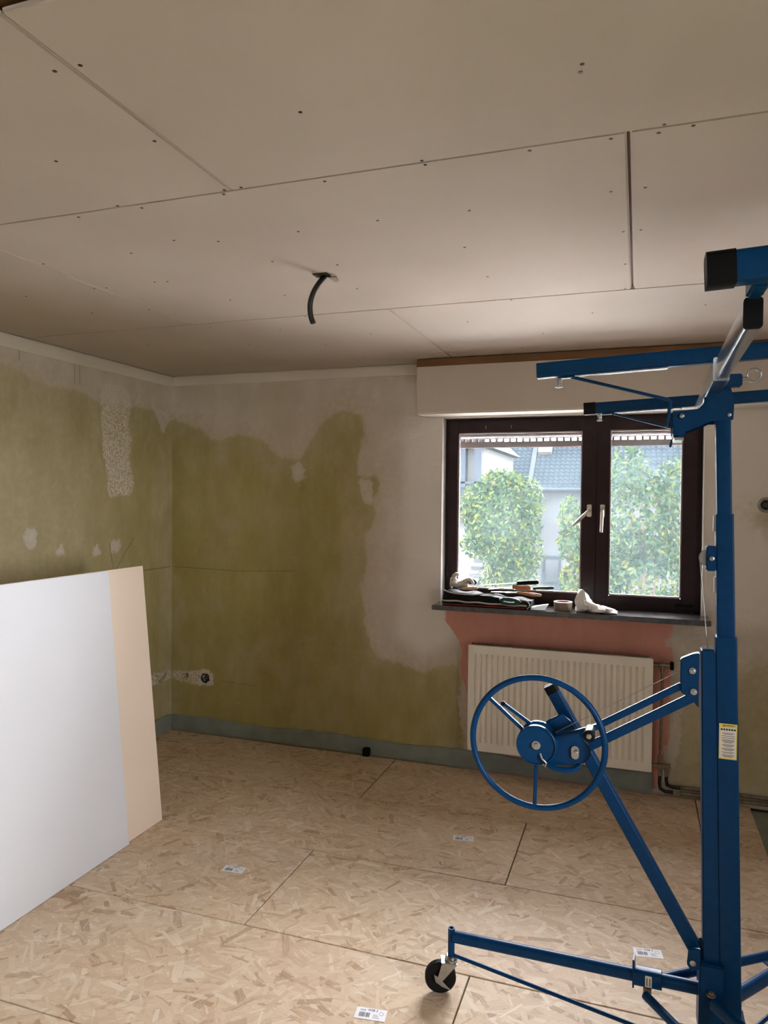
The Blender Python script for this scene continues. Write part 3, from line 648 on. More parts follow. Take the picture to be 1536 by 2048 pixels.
# winch plate, drum, wheel
MB().prism([(-.232, .955), (-.20, .973), (-.175, .955), (-.14, .905), (-.118, .885), (-.118, .858), (-.135, .838), (-.165, .828), (-.235, .822), (-.275, .85), (-.275, .92)], 2.150, 2.164).build('winch_plate', M_BLUE, lift, bevel=.003)
WC = Vector((-.264, 0, .893))
b = MB().lathe((WC.x, 2.150, WC.z), (0, -1, 0), [(.052, 0), (.056, .002), (.056, .012), (.045, .016), (.045, .040), (.056, .044), (.056, .056), (.0535, .058), (.052, .054), (.010, .0535)], 40)
drum = b.build('winch_drum', M_BLUE, lift, smooth=35)
MB().lathe((WC.x, 2.097, WC.z), (0, -1, 0), [(.0125, 0), (.0125, .0035), (.0075, .004), (.0075, .010), (.005, .011)], 20).build('hub_nut', M_ZINC, drum, smooth=35)
MB().path([(WC.x+.012, 2.094, WC.z-.022), (WC.x+.018, 2.089, WC.z-.035), (WC.x+.03, 2.088, WC.z-.044), (WC.x+.028, 2.09, WC.z-.056), (WC.x+.02, 2.093, WC.z-.05)], .003, 8).build('cable_knot', M_STEEL, drum, smooth=60)
YW = 2.118
wheel = MB().torus((WC.x, YW, WC.z), (0, 1, 0), .187, .0088, 72, 10).build('hand_wheel', M_BLUE, lift, smooth=60)
for ax, az in ((-.399, 1.005), (-.269, .712), (-.088, .965)):
    v = Vector((ax-WC.x, 0, az-WC.z)).normalized(); c0 = Vector((WC.x, YW, WC.z))
    MB().bar(c0+v*.048, c0+v*.184, .010, .012, up=(0, 1, 0)).build('spoke', M_BLUE, wheel, bevel=.002)
hx, hz = -.117, .950
hd = MB().lathe((hx, YW-.004, hz), (0, -1, 0), [(.008, 0), (.014, .004), (.0145, .03), (.0135, .055)], 20).build('crank_handle', M_ZINC, wheel, smooth=40)
MB().lathe((hx, YW-.058, hz), (0, -1, 0), [(.0125, 0), (.0165, .002), (.0165, .012), (.014, .014), (.007, .014)], 20).build('handle_grip', M_BLACKP, wheel, smooth=40)
MB().lathe((hx, YW-.071, hz), (0, -1, 0), [(.007, 0), (.007, .003), (.004, .004)], 12).build('handle_screw', M_ZINC, wheel, smooth=40)
MB().bar((-.282, 2.135, .938), (-.362, 2.125, .993), .008, .010).build('brake_lever', M_BLUE, lift, bevel=.002)
MB().bar((-.358, 2.1255, .990), (-.370, 2.124, .998), .011, .013).build('lever_tip', M_BLACKP, lift, bevel=.003)
MB().prism([(-.171+.011*math.cos(t)+.011, .868+(.008 if math.sin(t) > 0 else -.008)+.011*math.sin(t)) for t in [2*PI*k/24 for k in range(24)]], 2.144, 2.148).build('slotted_washer', M_ZINC, lift)
MB().lathe((-.158, 2.144, .870), (0, -1, 0), [(.0065, 0), (.0065, .006), (.004, .007)], 6).build('pivot_nut', M_ZINC, lift)
MB().path(smoothpath([(-.235, 2.14, .826), (-.21, 2.135, .818), (-.17, 2.14, .818), (-.145, 2.15, .83)]), .008, 10).build('winch_guard', M_BLUE, lift, smooth=60)
# pulley and cables
zp = 1.434
MB().box((off(zp, -.048), 2.186, 1.399), (off(zp, -.0225), 2.24, 1.468)).build('pulley_bracket', M_BLUE, lift, bevel=.003)
MB().lathe((off(zp, -.040), 2.222, zp), (0, -1, 0), [(.024, 0), (.025, .002), (.02, .006), (.025, .010), (.024, .012)], 28).build('pulley', M_ZINC, lift, smooth=40)
MB().lathe((off(zp, -.0345), 2.186, zp), (0, -1, 0), [(.0065, 0), (.0065, .003), (.004, .004)], 14).build('pulley_bolt', M_ZINC, lift, smooth=40)
for z in (1.53, 1.36): MB().bar((off(z, -.0245), 2.213, z-.022), (off(z, -.0245), 2.213, z+.022), .006, .012, up=(0, 1, 0)).build('mast_slide', M_ZINC, lift)
MB().cyl((.1645, 2.216, 1.432), (.188, 2.213, 1.184), .0013, n=8).build('cable', M_STEEL, lift, smooth=60)
MB().cyl((.122, 2.2, 1.118), (-.215, 2.125, .925), .0011, n=8).build('cable', M_STEEL, lift, smooth=60)
# warning label
zl0, zl1 = .886, .983; xl = mx(.935)+.0005
lab = MB().box((xl-.0225, 2.1855, zl0), (xl+.0225, 2.1862, zl1)).build('warning_label', M_YELLOW, lift); lab['label'] = 'yellow warning label with lines of small print'
MB().box((xl-.0195, 2.1851, zl0+.004), (xl+.0195, 2.1855, zl1-.010)).build('label_field', M_LABELW, lab)
tm = text_mesh('WARNING', .0058); tm.materials.append(M_INK); put('label_heading', tm, lab, (xl+.002-.262, 2.1854-2.213, zl1-.005), (PI/2, 0, 0)).location = Vector((xl+.003, 2.1853, zl1-.005))-wloc(lab)
b = MB()
z = zl1-.025
for cnt in (2, 1, 1, 4, 3, 3, 2, 3):
    for k in range(cnt):
        hw = .0165-(.005 if k == cnt-1 and cnt > 1 else 0)-random.uniform(0, .002); b.add([(xl-hw, 2.185, z-.0012), (xl+hw, 2.185, z-.0012), (xl+hw, 2.185, z), (xl-hw, 2.185, z)], [(0, 1, 2, 3)]); z -= .0026
    z -= .0026
for k in range(6):
    cx_ = xl-.0162+k*.0065; b.lathe((cx_, 2.1849, zl1-.0155), (0, -1, 0), [(.0028, 0), (.0028, .0002)], 10)
b.add([(xl-.0135, 2.185, zl1-.0072), (xl-.0095, 2.185, zl1-.0072), (xl-.0115, 2.185, zl1-.0032)], [(0, 1, 2)])
o = b.build('label_print', M_INK, lab); o['kind'] = 'stuff'
# hub, legs, struts
b = MB().box((.178, 2.165, .115), (.240, 2.255, .318)).box((.236, 2.165, .10), (.30, 2.262, .16))
b.build('hub_block', M_BLUE, lift, bevel=.004)
MB().prism([(.150, .355), (.180, .36), (.180, .30), (.158, .292), (.146, .31)], 2.165, 2.172).build('brace_lug', M_BLUE, lift, bevel=.002)
MB().lathe((.161, 2.165, .318), (0, -1, 0), [(.008, 0), (.008, .004), (.005, .005)], 14).build('lug_bolt', M_ZINC, lift, smooth=40)
MB().prism([(.178, .372), (.183, .372), (.235, .318), (.178, .318)], 2.20, 2.206).build('gusset', M_BLUE, lift)
def leg(p0, p1, r=.0165): return MB().rtube(p0, p1, .030, .036, .013, n=4).build('leg', M_BLUE, lift, smooth=50)
ends = ((Vector((.20, 2.203, .228)), Vector((-.540, 2.275, .183))), (Vector((.272, 2.215, .215)), Vector((.712, 2.81, .183))), (Vector((.215, 2.155, .222)), Vector((.70, 1.57, .183))))
for p0, p1 in ends: leg(p0, p1)
MB().lathe((.208, 2.16, .24), (0, 0, 1), [(.012, 0), (.012, .004), (.007, .005), (.007, .010), (.004, .011)], 14).build('leg_bolt', M_BRASS, lift, smooth=40)
for p0, p1 in ends:
    d = (p1-p0).normalized(); q = p0+d*(.155 if p1.x < 0 else .40)
    s_ = MB().rtube(q-d*.038, q+d*.038, .042, .047, .012, n=4).build('leg_sleeve', M_BLUE, lift, smooth=50)
    e = q+d*.038
    MB().bar(e+Vector((0, 0, -.03)), e+Vector((0, 0, .052)), .036, .005, up=tuple(d)).build('sleeve_fin', M_BLUE, lift, bevel=.001)
    MB().bar(q+Vector((0, 0, -.024)), q+Vector((0, 0, -.050)), .024, .022, up=tuple(d)).build('sleeve_lug', M_BRASS, lift, bevel=.002)
q0 = ends[0][0].lerp(ends[0][1], .155/(ends[0][1]-ends[0][0]).length)
# white label on the near sleeve
n0 = (ends[0][1]-ends[0][0]).normalized(); side = n0.cross(Vector((0, 0, 1))).normalized(); side = side if side.y < 0 else -side
b = MB(); a = q0+side*.0214-n0*.004
pr = [(a-n0*.009+Vector((0, 0, -.016))), (a+n0*.009+Vector((0, 0, -.016))), (a+n0*.009+Vector((0, 0, .016))), (a-n0*.009+Vector((0, 0, .016)))]
b.add(pr+[p+side*.0004 for p in pr], [(0, 1, 2, 3), (4, 5, 6, 7), (0, 1, 5, 4), (1, 2, 6, 5), (2, 3, 7, 6), (3, 0, 4, 7)]).build('sleeve_label', M_LABELW, lift)
b = MB()
for k in range(2):
    c_ = a+side*.0006+n0*(-.004+k*.008); b.add([c_-n0*.0012+Vector((0, 0, -.013)), c_+n0*.0012+Vector((0, 0, -.013)), c_+n0*.0012+Vector((0, 0, .010)), c_-n0*.0012+Vector((0, 0, .010))], [(0, 1, 2, 3)])
o = b.build('sleeve_label_print', M_INK, lift); o['kind'] = 'stuff'
MB().rtube((.066, 2.205, .224), (.50, 2.535, .214), .026, .026, .0125, n=4).build('strut', M_BLUE, lift, smooth=60)
MB().rtube((.040, 2.188, .184), (.155, 2.052, .172), .024, .024, .0115, n=4).rtube((.155, 2.052, .172), (.47, 1.79, .165), .024, .024, .0115, n=4).build('strut', M_BLUE, lift, smooth=60)
MB().bar((.385, 2.452, .19), (.46, 2.50, .19), .03, .004).cyl((.43, 2.48, .188), (.43, 2.48, .172), .008, n=10).build('strut_bracket', M_BLUE, lift)
MB().cyl((-.538, 2.276, .122), (.205, 2.205, .045), .0062, n=10).build('tie_rod', M_BLUE, lift, smooth=60)
MB().cyl((.688, 2.777, .122), (.27, 2.23, .06), .0062, n=10).build('tie_rod', M_BLUE, lift, smooth=60)
MB().cyl((.675, 1.60, .122), (.27, 2.19, .06), .0062, n=10).build('tie_rod', M_BLUE, lift, smooth=60)
# casters: built once, copied for the other two legs
def make_caster(p, tail):
    c = empty('caster', (0, 0, 0)); c.parent = lift; c.location = Vector((p.x, p.y, 0))-LB
    b = MB(); o3 = Vector((p.x, p.y, 0)); t = Vector(tail).normalized(); ax = Vector((-t.y, t.x, 0)); ax = ax if ax.y < 0 else -ax
    MB().lathe(o3+Vector((0, 0, .118)), (0, 0, 1), [(.011, 0), (.011, .090), (.0105, .0905), (.0075, .0905), (.0075, .075)], 18).build('post', M_BLUE, c, smooth=40)
    MB().lathe(o3+Vector((0, 0, .100)), (0, 0, 1), [(.019, 0), (.0205, .003), (.0205, .010), (.017, .013), (.019, .016), (.015, .020), (.010, .020)], 24).build('swivel', M_ZINC, c, smooth=35)
    wc = o3+t*.034+Vector((0, 0, .0505))
    wh = MB().lathe(wc-ax*.013, ax, [(.012, .001), (.030, .001), (.034, -.001), (.046, .000), (.050, .004), (.050, .022), (.046, .026), (.034, .027), (.030, .025), (.012, .025)], 36).build('caster_wheel', M_RUBBER, c, smooth=35)
    for s_ in (-1, 1):
        n = ax*s_; a0 = o3+n*.019
        P = [a0-t*.018+Vector((0, 0, .100)), a0+t*.030+Vector((0, 0, .104)), wc+n*.019+t*.010+Vector((0, 0, .006)), wc+n*.019+t*.002+Vector((0, 0, -.010)), wc+n*.019-t*.010+Vector((0, 0, .0))]
        MB().add(P+[p_+n*.0025 for p_ in P], [(0, 1, 2, 3, 4), (9, 8, 7, 6, 5)]+[(i, (i+1) % 5, 5+(i+1) % 5, 5+i) for i in range(5)]).build('fork_side', M_ZINC, c, bevel=.0008, seg=1)
    MB().box((-.001, -.001, 0), (0, 0, .001)) if False else None
    P = [o3+ax*.0205*a_+t*b_+Vector((0, 0, z_)) for a_, b_, z_ in ((-1, -.018, .098), (1, -.018, .098), (1, .032, .103), (-1, .032, .103))]
    MB().add(P+[p_+Vector((0, 0, .003)) for p_ in P], [(0, 1, 2, 3), (7, 6, 5, 4), (0, 1, 5, 4), (1, 2, 6, 5), (2, 3, 7, 6), (3, 0, 4, 7)]).build('fork_top', M_ZINC, c)
    a0 = wc+ax*.0235
    P = [a0+t*.022+Vector((0, 0, .020)), a0+t*.006+Vector((0, 0, .010)), a0-t*.012+Vector((0, 0, -.008)), a0-t*.034+Vector((0, 0, -.030)), a0-t*.004+Vector((0, 0, -.018)), a0+t*.016+Vector((0, 0, -.004))]
    MB().add(P+[p_+ax*.003 for p_ in P], [(0, 1, 2, 3, 4, 5), (11, 10, 9, 8, 7, 6)]+[(i, (i+1) % 6, 6+(i+1) % 6, 6+i) for i in range(6)]).build('brake_pedal', M_ZINC, c)
    return c
c1 = make_caster(Vector((-.548, 2.277, 0)), (-.95, -.30, 0))
for p1 in (ends[1][1], ends[2][1]):
    c = copy_tree(c1, lift); c.location = Vector((p1.x, p1.y, 0))-LB
# cradle
SL = .045
MT0, MT1 = Vector((.1685, 1.302, 1.892)), Vector((.206, 2.94, 1.925))
MB().rtube(MT0, MT1, .027, .048, .004).build('cradle_tube', M_GALV, lift, smooth=40)
d = (MT1-MT0).normalized()
MB().rtube(MT0-d*.005, MT0+d*.001, .0285, .050, .006).build('cradle_tube_cap', M_BLACKP, lift, smooth=40)
MB().rtube((.181, 1.90, 1.904), (.193, 2.36, 1.914), .036, .056, .004).build('cradle_sleeve', M_GALV, lift, smooth=40)
def arm(x0, y, z0, L, cap, s=.042, capcol=None):
    a = Vector((x0, y, z0)); d = Vector((1, 0, SL)).normalized()
    o = MB().rtube(a, a+d*L, s, s, .007, n=3).build('cross_arm', M_BLUE, lift, smooth=40)
    if cap: MB().rtube(a-d*.004, a+d*cap, s+.004, s+.004, .009, n=3).build('end_cap', M_BLACKP, o, smooth=40)
    return o, a, d
def hooks(o, a, d, u_spring, u0, P):
    s = a+d*u_spring+Vector((0, 0, -.021)); pts = []
    for k in range(56):
        t = k/55; pts.append(s+Vector((.0075*math.cos(t*2*PI*4), .0075*math.sin(t*2*PI*4), -.022*t)))
    MB().path(pts, .0013, 5).build('spring', M_ZINC, o, smooth=60)
    MB().cyl(s, s+Vector((0, 0, -.031)), .003, n=8).build('spring_bolt', M_ZINC, o)
    MB().bar(s+Vector((-.011, 0, -.027)), s+Vector((.011, 0, -.027)), .008, .006).build('wing_nut', M_ZINC, o, bevel=.002)
    MB().path([a+d*u0+Vector((0, 0, -.024))]+[Vector(p) for p in P], .0045, 8).build('support_hook', M_BLUE, o, smooth=40)
    q = a+d*(u0-.035)+Vector((0, 0, -.0245)); MB().bar(q, q+d*.045, .018, .005).build('hook_tab', M_BLUE, o)
    q = a+d*u0+Vector((0, 0, -.0235)); MB().bar(q, q+d*.25, .014, .003).build('underside_glint', M_GALV, o)  # added bright strip stands for window light glinting under the arm
o, a, d = arm(-.275, 2.1, 1.953, .95, 0); hooks(o, a, d, .060, .094, [(.070, 2.098, 1.862), (.078, 2.098, 1.855), (.068, 2.098, 1.79)])
MB().rtube(a+d*.0005-Vector((.0006, 0, 0)), a+d*.002, .034, .034, .004).build('end_plug', M_BLUE, o)
o, a, d = arm(-.201, 2.95, 1.944, .80, .040); hooks(o, a, d, .055, .10, [(.118, 2.948, 1.862), (.126, 2.948, 1.857), (.109, 2.948, 1.791)])
o, a, d = arm(.094, 1.2, 1.935, .80, .036, .046)
MB().box((.1565, 1.222, 1.914), (.1815, 1.30, 1.945)).build('arm_post', M_BLUE, lift, bevel=.004)
# tilt bracket on the mast head
PB = [(.084, 1.836), (.086, 1.772), (.111, 1.762), (.119, 1.780), (.150, 1.792), (.184, 1.808), (.236, 1.808), (.238, 1.86), (.228, 1.898), (.172, 1.898), (.172, 1.868), (.150, 1.840)]
MB().prism(PB, 2.150, 2.158).build('tilt_bracket', M_BLUE, lift, bevel=.002)
MB().prism(PB, 2.262, 2.270).build('tilt_bracket', M_BLUE, lift, bevel=.002)
MB().prism([(.088, 1.834), (.150, 1.838), (.172, 1.866), (.172, 1.862), (.152, 1.832), (.090, 1.828)], 2.158, 2.262).build('bracket_web', M_BLUE, lift)
MB().box((.088, 2.158, 1.765), (.112, 2.262, 1.80)).build('bracket_foot', M_BLUE, lift, bevel=.002)
MB().box((.090, 2.15, 1.757), (.114, 2.262, 1.764)).build('bracket_slide', M_GALV, lift)
MB().lathe((.109, 2.15, 1.822), (0, -1, 0), [(.007, 0), (.007, .003), (.006, .006), (.003, .008)], 16).build('bracket_bolt', M_ZINC, lift, smooth=40)
MB().lathe((.226, 2.15, 1.822), (0, -1, 0), [(.005, 0), (.005, .003), (.003, .004)], 12).build('bracket_bolt', M_ZINC, lift, smooth=40)
MB().box((.205, 2.11, 1.893), (.252, 2.15, 1.925)).build('pin_block', M_BLUE, lift, bevel=.003)
MB().torus((.279, 2.115, 1.919), (.25, 1, .2), .0165, .0033, 28, 8).build('pin_ring', M_STEEL, lift, smooth=60)
MB().cyl((.25, 2.118, 1.912), (.265, 2.117, 1.913), .004, n=8).build('pin', M_STEEL, lift)

# ------------------------------------------------------------------ things on the window sill
ZS = .977
M_BAGC = plain('black_bag_cloth', (.010, .011, .012), .85, var=.4, nscale=50, bump=.3, spec=.08)
M_PIPING = plain('pale_piping', (.42, .42, .36), .7)
M_RED = plain('red_trim', (.28, .02, .02), .6)
M_WOODH = plain('orange_brown_wood_handle', (.42, .17, .06), .45, nscale=30)
M_WOODL = plain('light_wood_handle', (.55, .36, .22), .5, nscale=30)
M_GREENP = plain('dark_green_plastic', (.015, .07, .05), .4)
M_BLADE = plain('steel_blade', (.55, .56, .55), .3, 1)
M_GLOVE = plain('pale_glove_cloth', (.56, .52, .47), .85, nscale=30, bump=.3, var=.2)
M_GREYK = plain('dark_glove_knit', (.06, .06, .065), .85, nscale=60, bump=.3)
bag = empty('tool_bag', (-.80, 4.17, ZS), 'black fabric tool bag with pale piping lying open on the sill', 'tool bag')
BX0, BX1, BY0, BY1 = -1.056, -.555, 4.085, 4.255
def sag(x, base, amp, ph): return base+amp*math.sin((x-BX0)*9+ph)
rings = []
for i in range(25):
    x = BX0+(BX1-BX0)*i/24; h1 = sag(x, .070, .006, .6)-.018*i/24; sx = .012*math.sin(i*1.3)
    rings.append([(x, BY0+.004*math.sin(i*.8), ZS+.0005), (x, BY0-.006, ZS+.022), (x, BY0+.004+.006*math.sin(i*.9), ZS+h1*.6), (x, BY0+.02, ZS+h1), (x, BY1-.03, ZS+h1+.006*math.sin(i)), (x, BY1, ZS+h1*.5), (x, BY1, ZS+.0005)])
MB().loft(rings).build('bag_body', M_BAGC, bag, smooth=50)
MB().path([(x, BY0-.008+.002*math.sin(x*70), ZS+.030-.010*(x-BX0)/.5+.002*math.sin(x*50)) for x in np.linspace(BX0, BX1-.02, 30)], .0045, 8).build('piping', M_PIPING, bag, smooth=60)
MB().path([(x, BY0-.006, ZS+.008) for x in np.linspace(BX0+.005, BX1-.03, 16)], .0025, 6).build('red_seam', M_RED, bag, smooth=60)
MB().path(smoothpath([(BX0+.002, BY0+.008, ZS+.088), (BX0+.05, BY0+.012, ZS+.072), (BX0+.16, BY0+.012, ZS+.066), (BX0+.26, BY0+.01, ZS+.077), (BX0+.34, BY0+.008, ZS+.07), (BX0+.42, BY0+.006, ZS+.055), (BX0+.48, BY0, ZS+.048), (BX1-.005, BY0-.004, ZS+.024), (BX1-.02, BY0-.006, ZS+.004)]), .0035, 8).build('piping', M_PIPING, bag, smooth=60)
MB().path(smoothpath([(BX0+.33, BY0, ZS+.045), (BX0+.36, BY0-.010, ZS+.055), (BX0+.40, BY0-.012, ZS+.055), (BX0+.44, BY0-.008, ZS+.042), (BX0+.40, BY0-.008, ZS+.03), (BX0+.34, BY0-.006, ZS+.033)], 4), .010, 10).build('pouch', M_GREENP, bag, smooth=60)
def glove():
    g = empty('work_glove', (-.98, 4.19, ZS+.09), 'pale crumpled work glove lying on the left end of the tool bag', 'glove')
    b = MB(); cx, cy_, cz = -.985, 4.185, ZS+.118
    rings = []
    for i in range(11):
        t = i/10; x = cx-.045+.10*t; r = .026+.010*math.sin(t*PI)-.010*t
        rings.append([(x, cy_+r*1.3*math.cos(a)+.004*math.sin(5*a+i), cz+.012*math.sin(i*1.1)*.4+r*.75*math.sin(a)*(1+.18*math.sin(3*a+i*.9))) for a in [2*PI*k/16 for k in range(16)]])
    b.loft(rings).build('palm', M_GLOVE, g, smooth=60)
    for k, (dy, dz, L, up) in enumerate(((-.022, .012, .05, .035), (-.006, .016, .06, .012), (.010, .014, .055, .006), (.024, .006, .045, -.004))):
        p = Vector((cx+.045, cy_+dy, cz+dz))
        MB().path(smoothpath([p-Vector((.02, 0, 0)), p+Vector((L*.4, dy*.2, up*.5)), p+Vector((L*.75, dy*.4, up*.2)), p+Vector((L, dy*.5, -.012))], 4), [.010]*10+[.0095, .008, .004], 10).build('finger', M_GLOVE if k % 2 == 0 else M_GREYK, g, smooth=60)
    p = Vector((cx-.02, cy_-.01, cz+.015)); MB().path(smoothpath([p, p+Vector((-.008, -.004, .022)), p+Vector((.006, -.006, .040)), p+Vector((.024, -.006, .036))], 4), [.014]*6+[.013, .012, .012, .011, .010, .008, .004], 10).build('thumb', M_GLOVE, g, smooth=60)
    MB().torus((cx-.046, cy_, cz), (1, .1, 0), .027, .006, 20, 8).build('cuff', M_GLOVE, g, smooth=60)
glove()
def handled(name, label, cat, p0, p1, p2, hr, hm, bw, bt, bm_, group='hand tools on the bag'):
    """blade p0 -> p1, handle p1 -> p2"""
    p0, p1, p2 = Vector(p0), Vector(p1), Vector(p2); e = empty(name, p1, label, cat, group)
    d = (p2-p1); L = d.length
    MB().path([p1, p1+d*.06, p1+d*.3, p1+d*.7, p1+d*.94, p2], [hr*.7, hr*.95, hr, hr*1.05, hr*.95, hr*.5], 12).build('handle', hm, e, smooth=60)
    MB().bar(p1+d*.05, p0, bw, bt).build('blade', bm_, e, bevel=min(.001, bt*.3), seg=1)
    return e
handled('float_trowel', 'long steel trowel with black handle lying across the tool bag', 'trowel', (-.865, 4.16, ZS+.112), (-.645, 4.155, ZS+.138), (-.520, 4.155, ZS+.150), .012, M_BLACKP, .05, .004, plain('dark_blade', (.10, .10, .095), .4, .6))
handled('wood_float', 'scraper with short light wooden handle under the glove', 'scraper', (-.98, 4.13, ZS+.094), (-.955, 4.13, ZS+.095), (-.86, 4.13, ZS+.103), .009, M_WOODL, .03, .003, M_BLADE)
handled('putty_knife', 'putty knife with orange brown wooden handle under the black trowel handle', 'putty knife', (-.80, 4.14, ZS+.098), (-.665, 4.14, ZS+.118), (-.560, 4.135, ZS+.116), .013, M_WOODH, .035, .002, M_BLADE)
handled('chisel', 'chisel with dark green handle pointing right over the bag edge', 'chisel', (-.66, 4.16, ZS+.100), (-.555, 4.16, ZS+.112), (-.436, 4.16, ZS+.122), .009, M_GREENP, .012, .004, M_BLADE)
handled('wood_chisel', 'wooden handled chisel, lower one beside the dark green handle', 'chisel', (-.70, 4.115, ZS+.084), (-.600, 4.115, ZS+.090), (-.500, 4.11, ZS+.082), .009, M_WOODL, .014, .004, M_BLADE)
handled('paint_scraper', 'scraper with brown wooden handle lying lowest on the bag front', 'scraper', (-.78, 4.10, ZS+.088), (-.635, 4.10, ZS+.094), (-.530, 4.098, ZS+.080), .008, M_WOODH, .03, .003, M_BLADE)
b = MB(); b.add([(-.60, 4.082, ZS+.0008), (-.478, 4.088, ZS+.004), (-.462, 4.135, ZS+.034), (-.545, 4.14, ZS+.018)], [(0, 1, 2, 3)]).add([(-.60, 4.084, ZS+.0), (-.478, 4.090, ZS+.002), (-.462, 4.137, ZS+.032), (-.545, 4.142, ZS+.016)], [(3, 2, 1, 0)]).add([(-.60, 4.082, ZS+.0008), (-.478, 4.088, ZS+.004), (-.478, 4.090, ZS+.002), (-.60, 4.084, ZS)], [(0, 1, 2, 3)])
tag(b.build('filling_blade', plain('grey_green_plastic', (.34, .40, .36), .4)), 'flat grey green filling blade leaning between bag and tape', 'spatula')
tp = empty('tape_roll', (-.387, 4.165, ZS), 'roll of brown packing tape standing flat on the sill', 'tape')
MB().lathe((-.387, 4.165, ZS+.0005), (0, 0, 1), [(.040, 0), (.0505, 0), (.0505, .046), (.040, .046), (.040, .02), (.040, 0)], 40).build('tape_winding', plain('brown_tape', (.20, .155, .095), .35), tp, smooth=40)
MB().lathe((-.387, 4.165, ZS+.001), (0, 0, 1), [(.037, 0), (.0398, 0), (.0398, .0462), (.037, .0462), (.037, 0)], 40).build('tape_core', plain('red_core', (.36, .06, .04), .6), tp, smooth=40)
# crumpled white bag
rings = []
nx_ = 26
for i in range(nx_):
    t = i/(nx_-1); x = -.315+.215*t
    top = .092*math.exp(-((t-.10)/.16)**2)+.052*math.exp(-((t-.33)/.2)**2)+.030*math.exp(-((t-.72)/.22)**2)+.006
    wd = .030+.018*math.sin(t*PI)
    rg = []
    for k in range(20):
        a = 2*PI*k/20; cr = 1+.16*math.sin(3*a+t*17)+.09*math.sin(7*a-t*29)+.07*math.sin(11*a+t*41)
        rg.append((x+.006*math.sin(2*a+t*20), 4.135+wd*math.cos(a)*cr+.01*math.sin(t*7), ZS+.001+max(0, top*(.5+.5*math.sin(a)*cr))))
    rings.append(rg)
tag(MB().loft(rings).build('plastic_bag', plain('white_film', (.80, .79, .75), .35, var=.08, nscale=40, bump=.35), smooth=50), 'crumpled white plastic bag on the sill right of the tape', 'plastic bag')

# ------------------------------------------------------------------ outside
GZ = -2.9
M_GROUND = plain('paving', (.48, .455, .42), .8, nscale=.6, var=.12)
M_DKGROUND = plain('dark_ground', (.07, .10, .035), .9, nscale=2)  # unseen dark ground, added to cut light bouncing in through the side window
tag(MB().box((-45, 4.9, GZ-.1), (45, 75, GZ)).build('ground', M_GROUND, origin=(0, 0, GZ)), 'pale paved yard below the window', kind='structure')
tag(MB().box((XR+.4, -25, GZ-.1), (45, 4.89, GZ)).build('ground', M_DKGROUND, origin=(0, 0, GZ)), 'lawn added out of view beside the house to cut bounce light', kind='structure')
M_RTILE = plain('grey_roof_tile', (0.0082, 0.0108, 0.0132), .8, spec=.0, var=.15, nscale=3)
M_RDECK = plain('roof_underlay', (0.0030, 0.0037, 0.0050), .8, spec=.08)
M_HW = plain('pale_render', (0.0210, 0.0225, 0.0245), .85, spec=.08, nscale=1.5, var=.06)
M_HD = plain('blue_grey_timber', (0.0050, 0.0070, 0.0100), .7, spec=.08)
house = empty('tiled_house', (-2.3, 27, GZ), 'pale house with grey tiled roof beyond the left tree', 'house')
EZ, EY, pitch_r = 1.95, 25.6, math.radians(42)
cp, sp = math.cos(pitch_r), math.sin(pitch_r)
MB().box((-6.2, 26, GZ), (1.6, 29.4, EZ)).build('house_wall', M_HW, house)
MB().add([(-6.6, EY, EZ), (2.0, EY, EZ), (2.0, EY+1.88, EZ+1.88*sp/cp), (-6.6, EY+1.88, EZ+1.88*sp/cp), (-6.6, EY+3.76, EZ), (2.0, EY+3.76, EZ)], [(0, 1, 2, 3), (3, 2, 5, 4), (0, 3, 4), (1, 5, 2), (0, 4, 5, 1)]).build('roof', M_RDECK, house)
MB().cyl((-6.6, EY-.06, EZ-.03), (2.0, EY-.06, EZ-.03), .07, n=10).build('gutter', M_HD, house, smooth=60)
TW, TL = .178, .205; b = MB(); k = 5; vs_ = []
for j, (ly, lz) in enumerate(((0, .045), (TL*1.12, .012))):
    for i in range(k+1):
        t = i/k; vs_.append((TW*t, ly*cp, ly*sp+ (lz+.028*math.sin(t*PI*1.35)) ))
for i in range(k+1): t = i/k; vs_.append((TW*t, .0, .022*math.sin(t*PI*1.35)))
fs_ = [(i, i+1, k+2+i, k+1+i) for i in range(k)]+[(2*k+2+i, 2*k+3+i, i+1, i) for i in range(k)]
tile_me = MB().add(vs_, fs_).mesh('roof_tile', M_RTILE, 40)
rest = MB(); nind = 0
for r in range(12):
    for c_ in range(48):
        x = -6.55+c_*TW; y = EY+r*TL*cp; z = EZ+r*TL*sp
        vis = (-5.0 < x < -1.75 and r < 13) or (-1.45 < x < -.15 and 6 <= r < 13)
        if vis and nind < 300: put('roof_tile', tile_me, house, Vector((x, y, z))-wloc(house)); nind += 1
        else: rest.add([(x+a, y+b_, z+c2) for a, b_, c2 in vs_], fs_)
o = rest.build('roof_tile_field', M_RTILE, house, smooth=40); o['kind'] = 'stuff'
def on_roof(name, mat, x0, x1, r0, r1, h):
    a = [(x, EY+r*TL*cp-sp*h*q, EZ+r*TL*sp+cp*h*q) for q in (0, 1) for r in (r0, r1) for x in (x0, x1)]
    return MB().add(a, [(0, 1, 3, 2), (4, 5, 7, 6), (0, 1, 5, 4), (2, 3, 7, 6), (0, 2, 6, 4), (1, 3, 7, 5)]).build(name, mat, house)
on_roof('skylight', plain('white_skylight', (0.0350, 0.0350, 0.0350), .3, spec=.08), -3.46, -2.98, 9.0, 12.2, .16)
on_roof('roof_flashing', M_HD, -3.66, -3.50, 0, 12.2, .10)
on_roof('roof_rail', plain('pale_rail', (0.0225, 0.0250, 0.0275), .5, spec=.08), -4.62, -4.52, 0, 12.2, .14)
